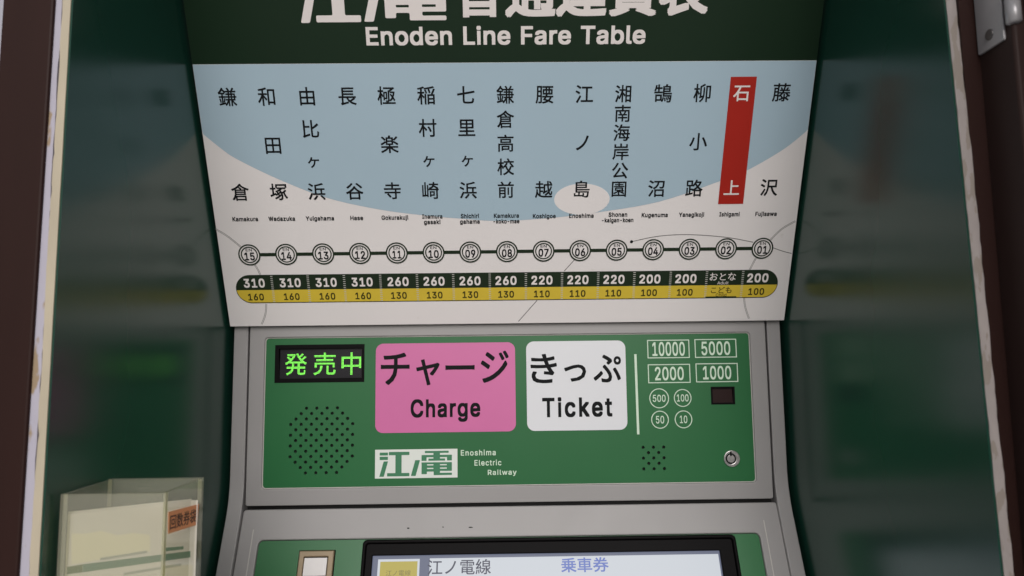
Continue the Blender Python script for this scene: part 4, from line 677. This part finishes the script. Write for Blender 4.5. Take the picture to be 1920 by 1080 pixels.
# red bar of the current station
q = [BD.at(*p) for p in ((1346, 382.5), (1393, 382), (1419, 143.5), (1370, 144))]
rb = link('current_station_bar', curve_mesh([q], .00045, .0006), 'red_print', fb, BD.m)
mc0, mc1 = BD.at(468, 477.6), BD.at(1429, 465.3)
for i, (kj, rom, ws) in enumerate(names):
    yt = 182.5-(topx[i]-427)*8.5/1038
    yb = 361-(botx[i]-451)*9/990
    ut, vt = BD.at(topx[i], yt); ub, vb = BD.at(botx[i], yb)
    n = len(kj)
    white = i == 13
    ms = []
    em = .01890 if n < 5 else (.0182 if n == 5 else .0178)
    for k, ch in enumerate(kj):
        t = k/(n-1)
        e_ = em*(.82 if ch == 'ヶ' else 1)
        if white: e_ *= .93
        link('station_letter', kanji(ch, BD, ut+(ub-ut)*t, vt+(vb-vt)*t, e_, .011, .00045, .00068 if not white else .0008), 'title_white' if white else 'ink', rb if white else fb, BD.m)
    yr = 410.6-(romx[i]-460)*9.8/976
    ms = []
    for j, (t_, w) in enumerate(zip(rom, ws)):
        me = sans_mesh(t_, .026, .00045, .0006, .01)
        u, v = BD.at(romx[i]+(-.5 if t_.startswith('-kai') else 0), yr+j*10.4-(1.5 if len(rom) > 1 else 0))
        x0, y0, x1, y1 = bbox(me)
        su = (BD.at(romx[i]+5, yr)[0]-BD.at(romx[i]-5, yr)[0])/10
        fx = w*su/(x1-x0); fy = 7.8*.000552/.512*1.0
        link('romanised_name', tf(me, fx, fy, u-fx*(x0+x1)/2, v-fy*.256), 'ink', fb, BD.m)
    # numbered ring
    u = mc0[0]+(mc1[0]-mc0[0])*i/14; v = mc0[1]+(mc1[1]-mc0[1])*i/14
    kk = (mc1[0]-mc0[0])/(1429-468)
    mk = link('station_ring', curve_mesh([circle(u, v, 20.6*kk, 40), circle(u, v, 17.9*kk, 40), circle(u, v, 15.9*kk, 36), circle(u, v, 13.6*kk, 36)], .0007, .00085), 'ink_green', fb, BD.m)
    link('ring_ground', curve_mesh([circle(u, v, 19.8*kk, 40)], .0005, .0007), 'board_white', mk, BD.m)
    cn = '%02d' % (15-i)
    pm = sans_mesh(cn, .022, .0007, .00085); x0, y0, x1, y1 = bbox(pm)
    wn_ = (19.0 if cn not in ('11',) else 16.5)*kk; fx = wn_/(x1-x0); fy = 14.2*kk/(.512)
    tf(pm, fx, fy, u-fx*(x0+x1)/2, v-10.1*kk)
    em_ = sans_mesh('EN', .010, .0007, .00085); x0, y0, x1, y1 = bbox(em_)
    fx = 11.5*kk/(x1-x0); fy = 5.2*kk/.512
    tf(em_, fx, fy, u-fx*(x0+x1)/2, v+6.9*kk)
    link('station_code', join([pm, em_]), 'ink', mk, BD.m)
# railway line between the rings
for i in range(14):
    ua = mc0[0]+(mc1[0]-mc0[0])*i/14+20*kk; ub = mc0[0]+(mc1[0]-mc0[0])*(i+1)/14-20*kk
    v = mc0[1]+(mc1[1]-mc0[1])*(i+.5)/14
    link('rail_line', box_mesh([(ua, v-3.2*kk, .0004, ub, v+3.2*kk, .0006)]), 'ink_green', fb, BD.m)
# other lines
def line(pts, w, m='line_grey', n=8, z=.00042):
    P = smooth_path([BD.at(*p) for p in pts], n)
    return curve_mesh([ribbon(P, w)], .0003, z)
def double(pts, gap=.0012, w=.00045):
    P = [Vector(p) for p in smooth_path([BD.at(*p) for p in pts], 8)]
    ms = []
    for s_ in (-1, 1):
        Q = []
        for i, p in enumerate(P):
            t = (P[min(i+1, len(P)-1)]-P[max(i-1, 0)]).normalized()
            Q.append(tuple(p+Vector((-t.y, t.x))*gap/2*s_))
        ms.append(curve_mesh([ribbon(Q, w)], .0003, .00042))
    return join(ms)
for pts in ([(404, 429), (427, 443), (452, 463)], [(477, 495), (484, 506), (490, 519)], [(499.5, 569), (498.5, 585), (495, 598), (490.5, 608)],
            [(1491, 414.5), (1466, 429), (1444, 450)], [(1417, 484), (1411, 495), (1405, 507)], [(1395, 558), (1397, 575), (1404, 597)]):
    link('branch_line', double(pts), 'line_grey', fb, BD.m)
for pts in ([(1448, 464), (1468, 471), (1484, 475)], [(1184, 453), (1234, 442.8), (1291, 439.8), (1360, 444.7), (1412, 454)], [(1077, 487), (1058, 508)], [(1007, 563), (972, 602.5)]):
    link('branch_line', line(pts, .0008), 'ink_olive' if False else 'line_grey', fb, BD.m)
u, v = BD.at(1184, 453)
link('line_end_dot', curve_mesh([circle(u, v, .0017, 16)], .0003, .0005), 'ink', fb, BD.m)
# fare strip
e0, e1 = BD.at(443, 543)[0], BD.at(1458, 531)[0]
vt_, vm_, vb_ = BD.at(950, 510.5)[1], BD.at(950, 538.6)[1], BD.at(950, 563)[1]
slo = (mc1[1]-mc0[1])/(mc1[0]-mc0[0])
fs_ = link('fare_strip', curve_mesh([rrect(e0, vb_, e1, vt_, (vt_-vb_)*.499, 12)], .0003, .0006), 'ink_green', fb, BD.m)
rr_ = (vt_-vb_)*.499
yl = [p for p in rrect(e0+.0008, vb_+.0009, e1-.0008, vt_-.0008, rr_-.0009, 24) if p[1] <= vm_]
# clip the lower half of the capsule at the middle line
def xedge(side):
    c = (vt_+vb_)/2; r = rr_-.0009; dx = math.sqrt(max(r*r-(vm_-c)**2, 0))
    return e0+.0008+r-dx if side < 0 else e1-.0008-r+dx
lo_right = sorted([p for p in yl if p[0] > 0], key=lambda p: p[1]); lo_left = sorted([p for p in yl if p[0] < 0], key=lambda p: -p[1])
Y = [(xedge(-1), vm_)]+lo_left+lo_right+[(xedge(1), vm_)]
link('child_fare_band', curve_mesh([Y], .0006, .00075), 'yellow_print', fs_, BD.m)
for i, f in enumerate(fares):
    t = i/14
    xa = 477+t*(1420.5-477); ya = 530.5-t*9.8
    xc = 480.5+t*(1417.5-480.5); yc = 556.5-t*10.3
    if f:
        link('adult_fare', fit(sans_mesh(str(f[0]), .024, .0006, .00085, .02), BD, xa, ya, 39.5, 17), 'title_white', fs_, BD.m)
        link('child_fare', fit(sans_mesh(str(f[1]), .022, .00075, .0009, .02), BD, xc, yc, 29.5, 13), 'ink_olive', fs_, BD.m)
    else:
        link('adult_word', fit(cjk_mesh('おとな', .006, .0006, .00085), BD, 1355, 518.3, 49, 14.5), 'title_white', fs_, BD.m)
        link('adult_word', fit(sans_mesh('Adult', .0, .0006, .00085), BD, 1355, 530, 21, 5.6), 'title_white', fs_, BD.m)
        link('child_word', fit(cjk_mesh('こども', .010, .00075, .0009), BD, 1352, 543.3, 38.5, 12), 'ink_olive', fs_, BD.m)
        link('child_word', fit(sans_mesh('Child', .008, .00075, .0009), BD, 1351.5, 552.5, 20, 5.8), 'ink_olive', fs_, BD.m)
        a_ = BD.at(1322, 556.6); b_ = BD.at(1380, 556)
        link('word_underline', box_mesh([(a_[0], vb_+.0004, .0006, b_[0], vb_+.0021, .0008)]), 'ink_green', fs_, BD.m)
dx_ = [510.5, 578, 645.5, 713, 781.5, 849, 917, 984.5, 1052, 1119.5, 1187, 1254.5, 1322, 1389.5]
for i, x in enumerate(dx_):
    yy = 543-(x-510)*11/880
    u = BD.at(x+1.5, yy)[0]
    bx = []
    for k in range(14):
        v = vb_+.0016+(vt_-vb_-.0032)*k/13
        bx.append((u-2.2*kk, v-.00036, .00055, u+2.2*kk, v+.00036, .0008))
    link('fare_divider', box_mesh(bx), 'dash_white', fs_, BD.m)

# ================================================================ leaflet holder on the left panel
df, db = .488, .548
pf = lambda px, py, d: CAM+px_ray(px, py)*(d/px_ray(px, py).y)
pA, pB = pf(114, 927, df), pf(311, 925, df)
ztop = pA.z
xl_, xr_ = pA.x, pB.x
yf_, yb_ = -D+df, -D+db
t = .003
zb = 1.08
lh = thing('leaflet_holder', (xl_, yf_, zb), 'clear acrylic leaflet holder with an orange sticker on the left side panel', 'leaflet holder')
def pane(name, x0, y0, z0, x1, y1, z1, thin):
    me = box_mesh([(x0, y0, z0, x1, y1, z1)])
    o = link(name, me, ['acrylic', 'acrylic_edge'], lh)
    for p in me.polygons:
        if abs(p.normal[thin]) < .5: p.material_index = 1
    return o
pane('front_pane', xl_, yf_, zb, xr_, yf_+t, ztop, 1)
pane('back_pane', xl_, yb_-t, zb, xr_, yb_, ztop+.0006, 1)
pane('side_pane', xl_, yf_+t+.0002, zb, xl_+t, yb_-t-.0002, ztop, 0)
rp_ = pane('side_pane', xr_-t, yf_+t+.0002, zb, xr_, yb_-t-.0002, ztop, 0)
pane('bottom_pane', xl_+t, yf_+t, zb, xr_-t, yb_-t, zb+t, 2)
# sticker on the right pane, seen from outside (normal +x)
SP = Plane((xr_+.0002, yf_, 1.2), (0, 1, 0), (0, 0, 1))
qs = [SP.at(*p) for p in ((315, 1001), (369, 984), (373, 945), (315.5, 960))]
st = link('orange_sticker', curve_mesh([qs], 0, .0002), 'sticker_orange', rp_, SP.m)
ins = fit(cjk_mesh('回数券袋', .012, .0002, .0003), SP, 343.5, 973, 48, 26)
ang = math.atan2(qs[1][1]-qs[0][1], qs[1][0]-qs[0][0])
cu_, cv_ = SP.at(343.5, 973)
for v_ in ins.vertices:
    v_.co.y += (v_.co.x-cu_)*math.tan(ang)
link('sticker_text', ins, 'sticker_ink', rp_, SP.m)
# leaflets: a sheaf standing slantwise, left corner near the front pane, right corner near the back one
pL, pR = pf(128, 951, .4945), pf(371, 944, .5365)
zl = (pL.z+pR.z)/2-.001
stk = thing('leaflet_stack', (pL.x, pL.y, zb+t), 'white leaflets with a green stripe inside the clear acrylic holder', 'leaflets')
LP = Plane((pL.x, pL.y, 1.2), (pR.x-pL.x, pR.y-pL.y, 0), (0, 0, 1))
wd = math.hypot(pR.x-pL.x, pR.y-pL.y)
def sheet(k, dz, de):
    return (de, zb+t+.0005-1.2, -.0012*k-.0008, wd-.002*k-de, zl-1.2+dz, -.0012*k)
fr0 = link('leaflet', box_mesh([sheet(0, 0, 0)]), 'paper', stk, LP.m)
for k in range(1, 5):
    link('leaflet', box_mesh([sheet(k, random.uniform(-.0006, .0016), random.uniform(0, .001))]), 'paper', stk, LP.m)
def on_leaflet(pts, m, name='printed_stripe', z=.0001):
    return link(name, curve_mesh([[LP.at(*p) for p in pts]], -.00005, z), m, fr0, LP.m)
on_leaflet([(126, 1077), (155, 1073), (155, 1058), (126, 1063)], 'paper_olive')
on_leaflet([(155.4, 1073), (357, 1045), (357, 1033), (155.4, 1058)], 'paper_green')
on_leaflet([(309, 1034), (344, 1030), (344, 1024), (309, 1027)], 'paper_green')
on_leaflet([(134, 1058), (281, 1034), (281, 1003), (250, 999), (220, 1004), (190, 995), (160, 1001), (134, 1000)], 'paper_warm', 'warm_patch', .00003)  # pale warm patch with an uneven top edge
on_leaflet([(188, 1051), (276, 1037), (276, 1032), (188, 1046)], 'paper_grey', 'printed_lettering')
on_leaflet([(232, 1079), (340, 1061), (340, 1056), (232, 1074)], 'paper_grey', 'printed_lettering')
